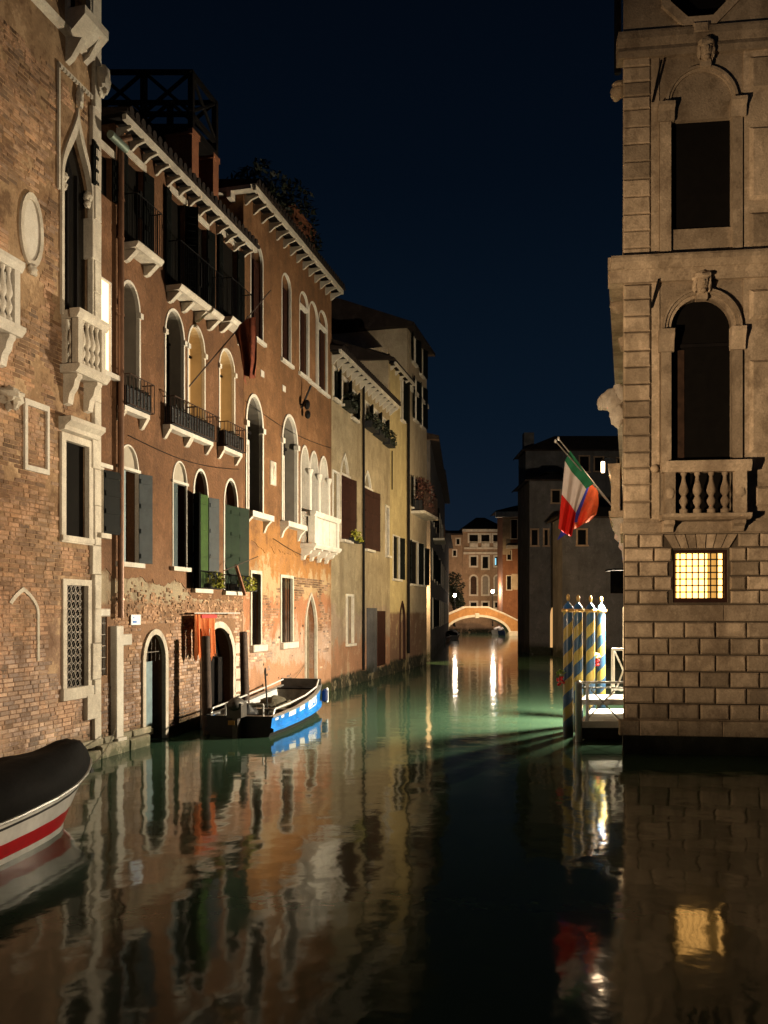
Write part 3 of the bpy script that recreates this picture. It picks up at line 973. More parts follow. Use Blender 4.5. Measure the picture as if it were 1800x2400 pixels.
# white stone post with its arm, beside the barred window
ps = B.part('stone_post', B.mb().pillow(u_(259), u_(276), -.02, .14, .30, z_(267, 1467), .015), 'pale_stone')
B.part('stone_arm', B.mb().pillow(u_(276) + .002, u_(298), -.02, .12, z_(287, 1512), z_(287, 1486), .015), 'pale_stone', ps)
B.part('post_foot', B.mb().pillow(u_(257), u_(279), -.02, .19, .22, .298, .015), 'pale_stone', ps)
# downpipe and gutter
m = B.mb()
pu = u_(271)
m.tube((pu, .12, z_(271, 1448)), (pu, .12, z_(271, 330)), .062, None, 10)
m.tube((pu, .12, z_(271, 330)), (pu + .10, .30, 12.35), .062, None, 10)
pipe = B.part('downpipe', m, 'pipe_copper', None, True)
for yy in (470, 560, 740, 965, 1405):
    B.part('pipe_clip', B.mb().tube((pu, .12, z_(271, yy) - .02), (pu, .12, z_(271, yy) + .02), .075, None, 10), 'pipe_copper', pipe)
B.part('gutter', B.mb().tube((BU0 + .02, .26, 12.04), (pu - .04, .26, 12.04), .08, None, 10), 'gutter_copper', None, True)
# eaves: the right part of the front is higher than the first metre
US = u_(266)
ev = B.eaves(12.52, .38, .11, .50, bw=.06, bh=.15, ua=US)
rf = B.roof(12.64, .44, .75, 5.0, ua=US)
# small attic vents under the eaves
for xx, yy in ((331, 480), (384, 570), (472, 645), (509, 705)):
    B.part('attic_slot', B.mb().box(u_(xx) - .05, u_(xx) + .05, -.02, .012, z_(xx, yy) - .28, z_(xx, yy) + .28), 'dark_wood')
# chimneys
def chimney(H, uu, w, wu, ww, z0, z1, parent, cap=.06):
    c = H.part('chimney', H.mb().box(uu - wu / 2, uu + wu / 2, w - ww / 2, w + ww / 2, z0, z1), 'chimney_plaster', parent)
    H.part('chimney_cap', H.mb().box(uu - wu / 2 - cap, uu + wu / 2 + cap, w - ww / 2 - cap, w + ww / 2 + cap, z1 + .002, z1 + .14), 'chimney_plaster', c)
cw = -.5
cz1 = 14.9
c1u = LW.u(450, cw)
chimney(B, c1u + .18, cw - .36, .36, .72, 12.6, cz1 - .15, rf, .03)
c2u = LW.u(500, cw)
chimney(B, c2u + .15, cw - .22, .32, .44, 12.6, cz1 - .15, rf, .03)
# wooden roof terrace (altana) carried by the chimney-like pillars
tw0, tw1 = -5.2, cw + .02
tu0, tu1 = c1u, LW.u(510, cw)
tz0, tz1 = 15.0, 16.33
al = B.part('roof_terrace', B.mb().box(tu0, tu1, tw0, tw1, tz0 - .18, tz0), 'dark_wood')
for ww in [tw1 - .06 + (tw0 - tw1 + .12) * k / 4 for k in range(5)]:
    for uu in (tu0 + .06, tu1 - .06):
        B.part('terrace_post', B.mb().box(uu - .06, uu + .06, ww - .06, ww + .06, tz0 - (2.0 if ww < -2 else 0) + .002, tz1), 'dark_wood', al)
for zz in (tz0 + .22, tz1 - .06):
    for uu in (tu0 + .06, tu1 - .06):
        B.part('terrace_rail', B.mb().box(uu - .045, uu + .045, tw0, tw1, zz, zz + .1), 'dark_wood', al)
    for ww in (tw0 + .06, tw1 - .06):
        B.part('terrace_rail', B.mb().box(tu0 + .1, tu1 - .1, ww - .045, ww + .045, zz, zz + .1), 'dark_wood', al)
for k in range(4):
    a, b = tw1 - .06 + (tw0 - tw1 + .12) * k / 4, tw1 - .06 + (tw0 - tw1 + .12) * (k + 1) / 4
    for uu in (tu0 + .06, tu1 - .06):
        B.part('cross_brace', B.mb().tube((uu, a, tz0 + .3), (uu, b, tz1), .045, None, 6).tube((uu, a, tz1), (uu, b, tz0 + .3), .045, None, 6), 'dark_wood', al)
for ww in (tw0 + .06, tw1 - .06):
    B.part('cross_brace', B.mb().tube((tu0, ww, tz0 + .3), (tu1, ww, tz1), .045, None, 6).tube((tu0, ww, tz1), (tu1, ww, tz0 + .3), .045, None, 6), 'dark_wood', al)
for o_ in [al] + list(al.children):
    for v_ in o_.data.vertices:
        v_.co.x += .265 * (-v_.co.y - tw1)
B.finish(outer=[(BU0, -.6), (BU1, -.6), (BU1, 12.62), (US, 12.62), (US, 11.98), (BU0, 11.98)], body=False)
B.part('rear_wall', B.mb().box(US, BU1 - .002, -8, -.5, -.6, 12.6), 'terracotta_plaster')
B.part('rear_wall', B.mb().box(BU0 + .002, US - .002, -8, -.5, -.6, 11.9), 'terracotta_plaster')
def bmask(u, z):
    for h in B.holes:
        us = [p[0] for p in h]; zs = [p[1] for p in h]
        if min(us) - .17 < u < max(us) + .17 and min(zs) - .15 < z < max(zs) + .2:
            return False
    edge = 2.75 + .55 * noise.noise(Vector((u * .8, 2, 5))) + .25 * noise.noise(Vector((u * 3, 1, 9)))
    return z < edge and noise.noise(Vector((u * 1.3, z * 1.1, 4))) > -.48
bricks(B, ((BU0 + .05, BU1 - .05, .2, 4.0), bmask), 'brickwork', B.wall)
# the terracotta coat: a skin of plaster that ends in a ragged broken edge
def coat(H, top, edge, mat, n=150, w=.014):
    us = [H.u0 + .004 + (H.u1 - H.u0 - .008) * k / n for k in range(n + 1)]
    bot = [(u, edge(u)) for u in us]
    outer = bot + top
    hol = [h for h in H.holes if min(q[1] for q in h) > 3.0 and min(q[1] for q in h) > max(edge(q[0]) for q in h) + .02]
    H.part('plaster_coat', H.mb().sheet(outer, hol, w, w + .002, w + .002), mat, H.wall)
def bedge(u):
    f = max(0, min(1, (u - u_(425)) / .6))
    b = (3.50 + .34 * noise.noise(Vector((u * .9, 7, 1)))) * (1 - f) + 3.12 * f
    return min(b, 3.68) + .10 * noise.noise(Vector((u * 4, 3, 1))) * (1 - .6 * f) + .05 * noise.noise(Vector((u * 13, 3, 8)))
coat(B, [(BU1 - .004, 12.61), (US + .002, 12.61), (US + .002, 11.97), (BU0 + .004, 11.97)], bedge, 'terracotta_coat')
# ragged rubble where the plaster has fallen
m = B.mb()
tints = []
for k in range(420):
    uu = random.uniform(BU0 + .3, BU1 - .1)
    zz = 2.85 + random.gauss(0, .22) + .4 * noise.noise(Vector((uu * .8, 2, 5)))
    if any(min(p[0] for p in h) - .15 < uu < max(p[0] for p in h) + .15 and min(p[1] for p in h) - .15 < zz < max(p[1] for p in h) + .2 for h in B.holes):
        continue
    n0 = len(m.v)
    s1, s2 = random.uniform(.04, .15), random.uniform(.03, .10)
    m.pillow(uu, uu + s1, -.03, random.uniform(.010, .026), zz, zz + s2, .012, .012)
    g = random.uniform(.6, 1.5)
    tints += [(g, g * 1.02, g * 1.0, 1)] * (len(m.v) - n0)
ro = B.part('rubble', m, 'brick', B.wall, kind='stuff')
set_tint(ro.data, tints)

# ------------------------------------------------------------------ orange house
CU0, CU1 = BU1 + .003, u_(776)
C = House('orange_house', 'tall orange plastered house with white arched windows and white stone balcony', LW, CU0, CU1, 14.25, 'orange_plaster')
for i, (x0, x1, yt, yb, pn) in enumerate(((587, 614, 571, 793, 'brown_room'), (660, 680, 645, 848, 'brown_room'), (701.5, 721, 688, 880, 'brown_room'), (724, 743, 711, 899, 'orange_plaster'), (746, 766, 732, 918, 'brown_room'))):
    w = C.window(x0, x1, yt, yb, 'round', None, .05, .025, .2 if pn != 'orange_plaster' else .06, pn, 'pale_stone', True, .10, low=False)
    if i in (2, 4):
        C.part('impost_bar', C.mb().box(w[1], w[2], -.15, .03, w[4] - .12, w[4] - .03), 'pale_stone', w[0])
    if pn == 'brown_room':
        C.leaf(w[0], w[2] - .01, (w[2] - w[1]) * .45, w[3] + .01, w[4], 178, 'brown_shutter', w=-.12)
for (x0, x1, yt, ys, yb) in ((576, 612, 931, 1000, 1203), (660.5, 693.5, 978, 1040, 1227)):
    w = C.window(x0, x1, yt, yb, 'round', ys, .085, .05, .36, 'dark_glass', 'pale_stone', False, low=False, reveal='grey_blind')
    wn, a, b, zb, zs, zt = w
    for uu in (a - .04, b + .04):
        C.part('impost', C.mb().box(uu - .09, uu + .09, -.05, .10, zs - .10, zs + .05), 'pale_stone', wn)
    C.part('mullion', C.mb().box((a + b) / 2 - .03, (a + b) / 2 + .03, -.355, -.30, zb, zs), 'dark_wood', wn)
    C.part('transom', C.mb().box(a, b, -.354, -.299, zs - .1, zs - .02), 'dark_wood', wn)
    # hanging inner frame near the left jamb
    C.part('inner_frame', C.mb().ring([(a + .06, zb + .02), (a + .24, zb + .02), (a + .24, zs - .55), (a + .06, zs - .55)], [(a, zb), (a + .31, zb), (a + .31, zs - .42), (a, zs - .42)], -.08, -.03), 'pale_stone', wn)
    C.part('sill', C.mb().box(a - .2, b + .25, -.04, .30, zb - .16, zb - .004), 'pale_stone', wn)
    for uu in (a - .1, b + .15):
        C.part('console', C.mb().profile([(.001, zb - .50), (.05, zb - .48), (.12, zb - .3), (.26, zb - .162), (.001, zb - .162)], uu - .06, uu + .06), 'pale_stone', wn)
# three light window with columns
tr = ((703.5, 720.5, 1049, 1096, 1218), (725, 742, 1062, 1108, 1226), (747.5, 765, 1074, 1118, 1234))
for i, (x0, x1, yt, ys, yb) in enumerate(tr):
    w = C.window(x0, x1, yt, yb + 40, 'round', ys, .075, .05, .32, 'grey_blind' if i != 1 else 'dark_glass', 'pale_stone', False, low=False, reveal='pale_stone')
    wn, a, b, zb, zs, zt = w
    C.part('column', C.mb().lathe((b + .07, .06, zb + .0), [(.10, 0), (.10, .08), (.07, .1), (.065, zs - zb - .25), (.07, zs - zb - .2), (.12, zs - zb - .05), (.12, zs - zb)], 12), 'pale_stone', wn, True)
balcony(C, u_(704), u_(704) + 2.55, .50, z_(745, 1293), z_(745, 1212), 'pale_stone', 0, 0, brackets=4, bdrop=.38, pier=.22)
cb = [o for o in C.root.children if o.name.startswith('balcony')][0]
b0, b1 = u_(704), u_(704) + 2.55
for k in range(3):
    a = b0 + .26 + k * .70
    C.part('balcony_panel', C.mb().pillow(a, a + .60, .40, .47, z_(745, 1293) + .155, z_(745, 1212) - .17, .03), 'pale_stone', cb)
for k in range(2):
    C.part('side_panel', C.mb().pillow(b0 + .03, b0 + .09, .11 + k * .14, .11 + k * .14 + .10, z_(745, 1293) + .155, z_(745, 1212) - .17, .01), 'pale_stone', cb)
# small stones, plaque, iron anchor
for xx, yy in ((613, 876), (664, 911)):
    C.part('wall_stone', C.mb().pillow(u_(xx) - .12, u_(xx) + .12, -.02, .04, z_(xx, yy) - .09, z_(xx, yy) + .09, .01), 'pale_stone')
C.part('relief_plaque', C.mb().pillow(u_(631), u_(644), -.02, .06, z_(637, 1137), z_(637, 1081), .02).ball((u_(638), .06, z_(638, 1108)), .08, .04, .2, 8, 7, .6), 'white_stone')
m = C.mb()
uu, zz = u_(703), z_(703, 950)
m.tube((uu, .05, zz - .1), (uu + .06, .35, zz + .62), .035, None, 6).tube((uu - .02, .05, zz + .02), (uu - .14, .3, zz - .1), .03, None, 6).ball((uu - .1, .28, zz - .02), .10, .10, .16, 8, 6).ball((uu + .12, .22, zz - .28), .10, .10, .14, 8, 6)
C.part('iron_bracket', m, 'black_iron')
# ground floor
for (x0, x1, yt, yb) in ((588.5, 609, 1345, 1511), (658.5, 684, 1355, 1505)):
    w = C.window(x0, x1, yt, yb, frame=.09, proud=.035, depth=.26, pane='dark_glass', stone='white_stone', sill=False)
    wn, a, b, zb, zs, zt = w
    C.part('sill', C.mb().pillow(a - .1, b + .28, -.04, .14, zb - .20, zb - .002, .02), 'pale_stone', wn)
    m = C.mb()
    for k in range(4):
        uk = a + (b - a) * (k + .5) / 4
        m.tube((uk, -.10, zb), (uk, -.10, zt), .012, None, 5)
    C.part('bars', m, 'black_iron', wn)
gd = C.window(716, 740, 1395, 1640, 'gothic', 1470, .09, .04, .24, 'door_old', 'white_stone', False, low=False, name='water_gate')
C.part('dark_plank', C.mb().box(gd[1] + .02, gd[1] + .22, -.22, -.16, .2, gd[4] - .1), 'dark_wood', gd[0])
# spalled pits in the whitewash
for k in range(26):
    xx, yy = random.uniform(590, 712), random.uniform(1400, 1590)
    if 655 < xx < 690 and yy < 1515 or 585 < xx < 613 and yy < 1518:
        continue
    C.part('pit', C.mb().prism(oval(C, u_(xx), z_(xx, yy), random.uniform(.02, .07), random.uniform(.015, .05), 7), -.004, .004), 'rust_iron')
cev = C.eaves(14.10, .44, .14, .55, bw=.06, bh=.20)
# the cornice returns round the near corner above the lower roof
C.part('side_cornice', C.mb().box(CU0 - .25, CU0 - .002, -3.2, .34, 14.11, 14.22), 'white_stone')
for k in range(5):
    C.part('side_bracket', C.mb().box(CU0 - .30, CU0 - .002, -.35 - k * .6, -.22 - k * .6, 13.92, 14.108), 'white_stone')
crf = C.roof(14.25, .50, .8, 5.0)
# roof-edge parapet
px0, px1 = LW.u(692, -.9), LW.u(771, -.4)
pz = LW.z(690, 490, -1.0)
C.part('parapet', C.mb().box(px0, px1, -1.1, -.95, 14.2, pz), 'chimney_plaster', crf)
C.part('parapet', C.mb().box(px0, px0 + .15, -3.5, -1.101, 14.2, pz - .003), 'chimney_plaster', crf)
C.part('parapet_cap', C.mb().box(px0 - .04, px1 + .04, -1.15, -.90, pz + .002, pz + .07), 'chimney_plaster', crf)
C.finish()
def cedge(u):
    return 4.62 + .38 * noise.noise(Vector((u * .6, 9, 1))) + .18 * noise.noise(Vector((u * 2.7, 3, 1))) + .06 * noise.noise(Vector((u * 11, 3, 8)))
coat(C, [(CU1 - .004, 14.24), (CU0 + .004, 14.24)], cedge, 'orange_coat')
# cables slung along the fronts
for (xa, ya, xb, yb) in ((575, 940, 776, 1050), (640, 1262, 776, 1315), (300, 1020, 560, 1100)):
    H_ = C if xa > 570 else B
    a_, b_ = LW.at(xa, ya, .03), LW.at(xb, yb, .03)
    H_.part('cable', H_.mb().path([(a_[0] + (b_[0] - a_[0]) * k / 12, .035, a_[1] + (b_[1] - a_[1]) * k / 12 - .18 * math.sin(math.pi * k / 12)) for k in range(13)], .009, 5), 'black_iron')
def cmask(u, z):
    for h in C.holes:
        us = [p[0] for p in h]; zs = [p[1] for p in h]
        if min(us) - .16 < u < max(us) + .16 and min(zs) - .25 < z < max(zs) + .2:
            return False
    return noise.noise(Vector((u * .7, z * .9, 14))) + .6 * noise.noise(Vector((u * 2.1, z * 2.3, 2))) > (.05 if z > 1.4 else .25)
bricks(C, ((CU0 + .05, CU1 - .05, .5, 3.9), cmask), 'brickwork', C.wall, proud=.006)

# ------------------------------------------------------------------ grey house
DU0, DU1 = CU1 + .003, u_(914)
D = House('grey_house', 'weathered grey plastered house with brown shutters and flower boxes under the eaves', LW, DU0, DU1, 12.15, 'grey_plaster')
for (x0, x1, yt, yb) in ((781, 790, 868, 936), (802, 815, 892, 953), (824, 834, 922, 982), (855, 865, 948, 995), (876, 886, 966, 1004), (896, 903, 985, 1016)):
    w = D.window(x0, x1, yt, yb, frame=.10, proud=.04, depth=.2, pane='dark_room', stone='white_stone', sill=True)
    D.leaf(w[0], w[2] + .05, .4, w[3], w[5], 150, 'black_green_shutter', w=.05)
for (x0, x1, yt, ys, yb, lw_) in ((799, 815, 1068, 1118, 1266, .62), (853, 868, 1107, 1148, 1288, .85)):
    w = D.window(x0, x1, yt, yb, 'gothic', ys, .10, .04, .2, 'dark_glass', 'white_stone', True, .2, low=False)
    wn, a, b, zb, zs, zt = w
    D.leaf(wn, a - .05, b - a + .05, zb, zs, 2, 'brown_shutter', w=.05)
    D.leaf(wn, b + .02, lw_, zb, zs, 8, 'brown_shutter', w=.06)
    D.part('impost_bar', D.mb().box(a - .15, b + .15, -.02, .08, zs + .01, zs + .09), 'white_stone', wn)
w = D.window(904, 910, 1190, 1302, frame=.10, proud=.04, depth=.2, pane='brown_room', sill=True)
w = D.window(779, 792, 1108, 1240, frame=.06, proud=.05, depth=.15, pane='grey_blind', stone='pale_stone', sill=False)
w = D.window(812, 826, 1398, 1508, frame=.09, proud=.05, depth=.16, pane='grey_blind', stone='white_stone', sill=True)
D.part('pilaster', D.mb().box(u_(859), u_(880), -.02, .07, .3, z_(870, 1425)), 'dim_plaster')
D.part('downpipe', D.mb().tube((u_(848), .08, .5), (u_(848), .08, 11.9), .05, None, 8), 'dark_wood', None, True)
D.part('door_frame', D.mb().box(u_(884), u_(902), -.02, .03, .5, z_(893, 1432)), 'brown_shutter')
m = D.mb()
m.tube((u_(927) - .9, .07, z_(920, 1150)), (u_(927) - .9, .07, z_(920, 1060)), .03, None, 6)
D.part('cable', m, 'dark_wood')
D.eaves(11.98, .42, .11, .56, bw=.07, bh=.28)
D.roof(12.10, .48, .9, 4.0)
D.finish()

# ------------------------------------------------------------------ yellow house and pale house beyond
E1 = House('yellow_house', 'narrow yellow plastered house between the grey house and the pale house', LW, DU1 + .003, u_(957), 14.08, 'yellow_plaster')
for (x0, x1, yt, yb, pn) in ((921, 936, 1258, 1357, 'dark_room'), (939, 944, 890, 985, 'brown_room')):
    w = E1.window(x0, x1, yt, yb, frame=.06, proud=.03, depth=.12, pane=pn, sill=True)
    E1.leaf(w[0], w[2] + .02, .5, w[3], w[5], 10, 'black_green_shutter', w=.05)
E1.part('downpipe', E1.mb().tube((u_(953), .10, .8), (u_(953), .10, 13.9), .07, None, 8), 'dark_wood', None, True)
g = E1.window(937, 947, 1412, 1545, 'gothic', 1450, .08, .05, .2, 'dark_room', 'brown_shutter', False, low=False, name='water_gate')
E1.eaves(13.93, .32, .11, .8, bh=.14)
# gable dormer wall that looks down the canal
E1.part('side_gable', E1.mb().box(E1.u0 - .25, E1.u0 - .003, -5.0, -.02, 12.1, 14.7), 'beige_plaster')
E1.part('gable_roof', E1.mb().profile([(.3, 14.08), (.3, 14.16), (-2.6, 15.2), (-5.6, 14.5), (-5.6, 14.4)], E1.u0 - .45, E1.u1), 'roof_tile')
E1.part('gable_window', E1.mb().box(E1.u0 - .28, E1.u0 - .252, -1.9, -1.2, 12.4, 13.8), 'brown_room')
E1.finish()
E2 = House('pale_house', 'tall pale house with balcony flowers and a dark overhanging roof at the canal bend', LW, E1.u1 + .003, u_(1000), 16.75, 'beige_plaster')
for (x0, x1, yt, yb) in ((962, 980, 1270, 1369), (984, 994, 1283, 1371), (943 + 26, 975, 890, 985), (985, 990, 905, 1000), (966, 973, 790, 852), (984, 990, 812, 880), (966, 972, 1120, 1190)):
    w = E2.window(x0, x1, yt, yb, frame=.07, proud=.03, depth=.12, pane='dark_room', sill=True)
    E2.leaf(w[0], w[2] + .02, .5, w[3], w[5], 14, 'black_green_shutter', w=.05)
    E2.leaf(w[0], w[1] - .02, .5, w[3], w[5], 166, 'black_green_shutter', w=.05)
bz = z_(975, 1203)
bb = E2.part('balcony', E2.mb().box(u_(963), u_(997), .001, .7, bz - .14, bz), 'white_stone')
E2.railing(bb, u_(963) + .05, u_(997) - .05, .66, bz + .02, bz + 1.0, 'rust_iron', .14)
E2.part('string_course', E2.mb().box(E2.u0, E2.u1, .001, .12, 13.8, 14.0), 'white_stone')
E2.part('side_face', E2.mb().box(E2.u0 - .2, E2.u0 - .003, -7.5, -.02, 14.0, 16.74), 'beige_plaster')
E2.part('roof', E2.mb().profile([(.42, 16.7), (.42, 16.85), (-3.5, 18.4), (-8.5, 17.2), (-8.5, 17.0)], E2.u0 - .6, E2.u1 + .3), 'roof_tile')
E2.part('chimney', E2.mb().tube((E2.u0 - 1.2, -6.3, 15.0), (E2.u0 - 1.2, -6.3, 19.9), .30, .30, 10), 'dark_wood')
E2.finish()

# ================================================================== THE FAR END
FW = Face(2.60, 48.0, 0.096, 1.0)
lamp('alley_lamp', 'POINT', (1.5, 47.0, 4.0), 2600, (1.0, 0.62, 0.25), 0.08)
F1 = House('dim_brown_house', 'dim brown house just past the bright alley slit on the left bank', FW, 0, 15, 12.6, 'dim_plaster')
for k, (u, z0) in enumerate(((2.0, 8.2), (5, 8.2), (9, 8.2), (2.5, 4.8), (6, 4.8), (11, 4.8), (3, 1.9), (8, 1.9))):
    o = opening(u, u + .95, z0, z0 + 1.7, z0 + 1.7, 'rect')
    F1.holes.append(o)
    wn = F1.part('window', F1.mb().ring(o, opening(u - .1, u + 1.05, z0 - .1, 0, z0 + 1.8, 'rect'), -.02, .03), 'white_stone')
    F1.part('pane', F1.mb().panel(o, -.15), 'dark_room', wn)
    F1.leaf(wn, u + 1.0, .5, z0, z0 + 1.7, 15, 'black_green_shutter', w=.05)
F1.part('roof', F1.mb().profile([(.5, 12.5), (.5, 12.7), (-4, 13.8), (-8, 12.5)], -.2, 15.1), 'roof_tile')
F1.part('chimney', F1.mb().box(2, 2.7, -1.6, -.9, 12.6, 14.6), 'chimney_plaster')
bb = F1.part('balcony', F1.mb().box(4.2, 7.4, .001, .7, 7.2, 7.34), 'white_stone')
F1.railing(bb, 4.25, 7.35, .66, 7.36, 8.2, 'rust_iron', .2)
F1.finish()
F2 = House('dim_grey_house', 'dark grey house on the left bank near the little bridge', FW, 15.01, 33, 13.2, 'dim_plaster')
for u in (17, 21, 25, 29):
    for z0 in (1.8, 5.0, 8.4):
        o = opening(u, u + 1.0, z0, 0, z0 + 1.8, 'rect')
        F2.holes.append(o)
        wn = F2.part('window', F2.mb().ring(o, opening(u - .12, u + 1.12, z0 - .12, 0, z0 + 1.92, 'rect'), -.02, .03), 'white_stone')
        F2.part('pane', F2.mb().panel(o, -.15), 'dark_room', wn)
F2.part('roof', F2.mb().profile([(.5, 13.1), (.5, 13.3), (-4, 14.4), (-8, 13.1)], 14.9, 33.1), 'roof_tile')
F2.finish()
F3 = House('low_dark_house', 'low dark house at the left foot of the little bridge', FW, 33.01, 52.5, 10.4, 'dim_plaster')
for u in (36, 40, 44, 48):
    for z0 in (1.8, 5.0):
        o = opening(u, u + 1.0, z0, 0, z0 + 1.8, 'rect')
        F3.holes.append(o)
        wn = F3.part('window', F3.mb().ring(o, opening(u - .12, u + 1.12, z0 - .12, 0, z0 + 1.92, 'rect'), -.02, .03), 'white_stone')
        F3.part('pane', F3.mb().panel(o, -.15), 'dark_room', wn)
F3.part('roof', F3.mb().profile([(.5, 10.3), (.5, 10.5), (-4, 11.4), (-8, 10.3)], 32.9, 52.6), 'roof_tile')
F3.finish()

# ------------------------------------------------------------------ little bridge
BF = Face(7.0, 102.0, 1, 0)
br = thing('footbridge', 'small brick footbridge with a white edged arch and lamps at the end of the canal', 'bridge', BF.root(BF.u(1130)))
bc = BF.u(1130)
def bp(x, y): return BF.at(x, y)
def arc(r, n=22):
    cx, sy = 1119, 1487
    return [bp(cx + (74 + r) * math.cos(math.pi - math.pi * k / n), sy - (41 + r) * math.sin(math.pi * k / n)) for k in range(n + 1)]
topl = [bp(1214, 1492), bp(1213, 1456), bp(1180, 1440), bp(1143, 1425), bp(1092, 1425), bp(1050, 1443), bp(1036, 1450), bp(1036, 1489)]
obj('arch_wall', MB(bc).prism(arc(4.5) + topl, -3.2, 0), 'bridge_plaster', br)
obj('arch_ring', MB(bc).ring(arc(0), arc(5.5), -3.25, .09, False), 'pale_stone', br)
cap = [bp(1215, 1455), bp(1181, 1438), bp(1143.5, 1423), bp(1091.5, 1423), bp(1049, 1441)]
obj('coping', MB(bc).ring([(u, z - .06) for u, z in cap], [(u, z + .10) for u, z in cap], -.30, .07, False), 'pale_stone', br)
obj('coping', MB(bc).ring([(u, z - .06) for u, z in cap], [(u, z + .10) for u, z in cap], -3.3, -2.9, False), 'pale_stone', br)
k1 = bp(1118, 1446)
obj('keystone', MB(bc).pillow(k1[0] - .25, k1[0] + .25, .092, .2, k1[1] - .15, k1[1] + .45, .04), 'pale_stone', br)
k1 = bp(1204, 1480)
obj('abutment', MB(bc).pillow(k1[0] - .6, k1[0] + .6, -3.0, .3, -.4, k1[1] + .05, .05), 'pale_stone', br)

def street_lamp(px, py, dist, label, power, color=(1, .8, .6), globe='lit_globe'):
    p = world_at(px, py, dist)
    t = thing('street_lamp', label, 'lamp', Matrix.Translation((p.x, p.y, 0)), 'street lamps at the little bridge')
    m = MB(flip=False)
    m.lathe((0, 0, 1.0), [(.10, 0), (.10, .2), (.05, .3), (.04, p.z - 1.35), (.07, p.z - 1.3)], 8)
    obj('lamp_post', m, 'black_iron', t)
    obj('lamp_globe', MB(flip=False).ball((0, 0, p.z), .19, .19, .22, 10, 8), globe, t, True)
    obj('lamp_cap', MB(flip=False).lathe((0, 0, p.z + .19), [(.17, 0), (.1, .08), (.02, .14)], 8), 'black_iron', t)
    lamp('lamp_light', 'POINT', (p.x, p.y - .35, p.z), power, color, .15)
street_lamp(1066, 1395, 106.5, 'small bright street lamp left of the bridge crown', 350)
street_lamp(1155, 1386, 110, 'brightest street lamp, above the bridge right of its crown', 1000)
lamp('bridge_wall_lamp', 'SPOT', (12.2, 93.0, 6.0), 7500, (1.0, .68, .36), .1, (12.0, 102, 2.2), 100, .7)

# ------------------------------------------------------------------ house behind the bridge
HF = Face(5.0, 116.0, 1, 0)
Hh = House('loggia_house', 'brown house with a white loggia and arched windows behind the little bridge', HF, HF.u(1084), HF.u(1182), 14.1, 'far_plaster', base=0)
def hw_(x0, x1, yt, yb, kind='rect', pane='dark_room', **k):
    return Hh.window(x0, x1, yt, yb, kind, None, .22, .05, .25, pane, 'white_stone', False, **k)
for x0, x1 in ((1103, 1117), (1131, 1144), (1160, 1172)):
    hw_(x0, x1, 1305, 1326 + (6 if x0 == 1131 else 0))
for i, (x0, x1) in enumerate(((1103, 1117), (1131, 1144), (1160, 1172))):
    hw_(x0, x1, 1350, 1393, 'round', 'brown_room' if i == 0 else 'grey_blind')
    hw_(x0, x1, 1412, 1424, 'rect')
for x0, x1 in ((1100, 1120), (1128, 1147), (1156, 1174)):
    hw_(x0, x1, 1253.5, 1269, 'rect')
for x0, x1 in ((1100, 1120), (1128, 1147), (1156, 1174)):
    Hh.part('parapet_panel', Hh.mb().pillow(HF.u(x0), HF.u(x1), .02, .25, HF.z(1130, 1282), HF.z(1130, 1272), .05), 'white_stone')
Hh.part('loggia_band', Hh.mb().box(HF.u(1088), HF.u(1181), .002, .2, HF.z(1130, 1287), HF.z(1130, 1283)), 'white_stone')
Hh.part('string_course', Hh.mb().box(HF.u(1086), HF.u(1181), .002, .12, HF.z(1130, 1299), HF.z(1130, 1294)), 'white_stone')
Hh.part('cornice', Hh.mb().box(HF.u(1083), HF.u(1184), -.2, .5, 13.75, 14.05), 'white_stone')
Hh.part('glowing_slit', Hh.mb().box(HF.u(1160), HF.u(1163), -.1, -.02, HF.z(1161, 1324), HF.z(1161, 1308)), 'lit_cyan')
m = Hh.mb()
c0, c1, zz = HF.u(1078), HF.u(1188), 14.06
i = [m.pt(*q) for q in ((c0, .8, zz), (c1, .8, zz), (c1, -8, zz), (c0, -8, zz), ((c0 + c1) / 2 - .6, -3.6, zz + 2.0), ((c0 + c1) / 2 + .6, -3.6, zz + 2.0))]
for q in ((0, 1, 5, 4), (1, 2, 5), (2, 3, 4, 5), (3, 0, 4), (0, 1, 2, 3)):
    m.face([i[k] for k in q])
Hh.part('roof', m, 'roof_tile')
Hh.finish()
H2 = House('side_wing_house', 'dim low wing house left of the loggia house, a dark tree before it', HF, HF.u(1035), HF.u(1083.5), 13.4, 'far_plaster', base=0)
for x0, yt in ((1049, 1263), (1062, 1290), (1070, 1263)):
    H2.window(x0, x0 + 7, yt, yt + 13, frame=.15, depth=.2, pane='dark_room', sill=False)
H2.part('roof', H2.mb().profile([(.5, 13.3), (.5, 13.5), (-4, 14.3), (-8, 13.3)], HF.u(1030), HF.u(1084)), 'roof_tile')
H2.finish()

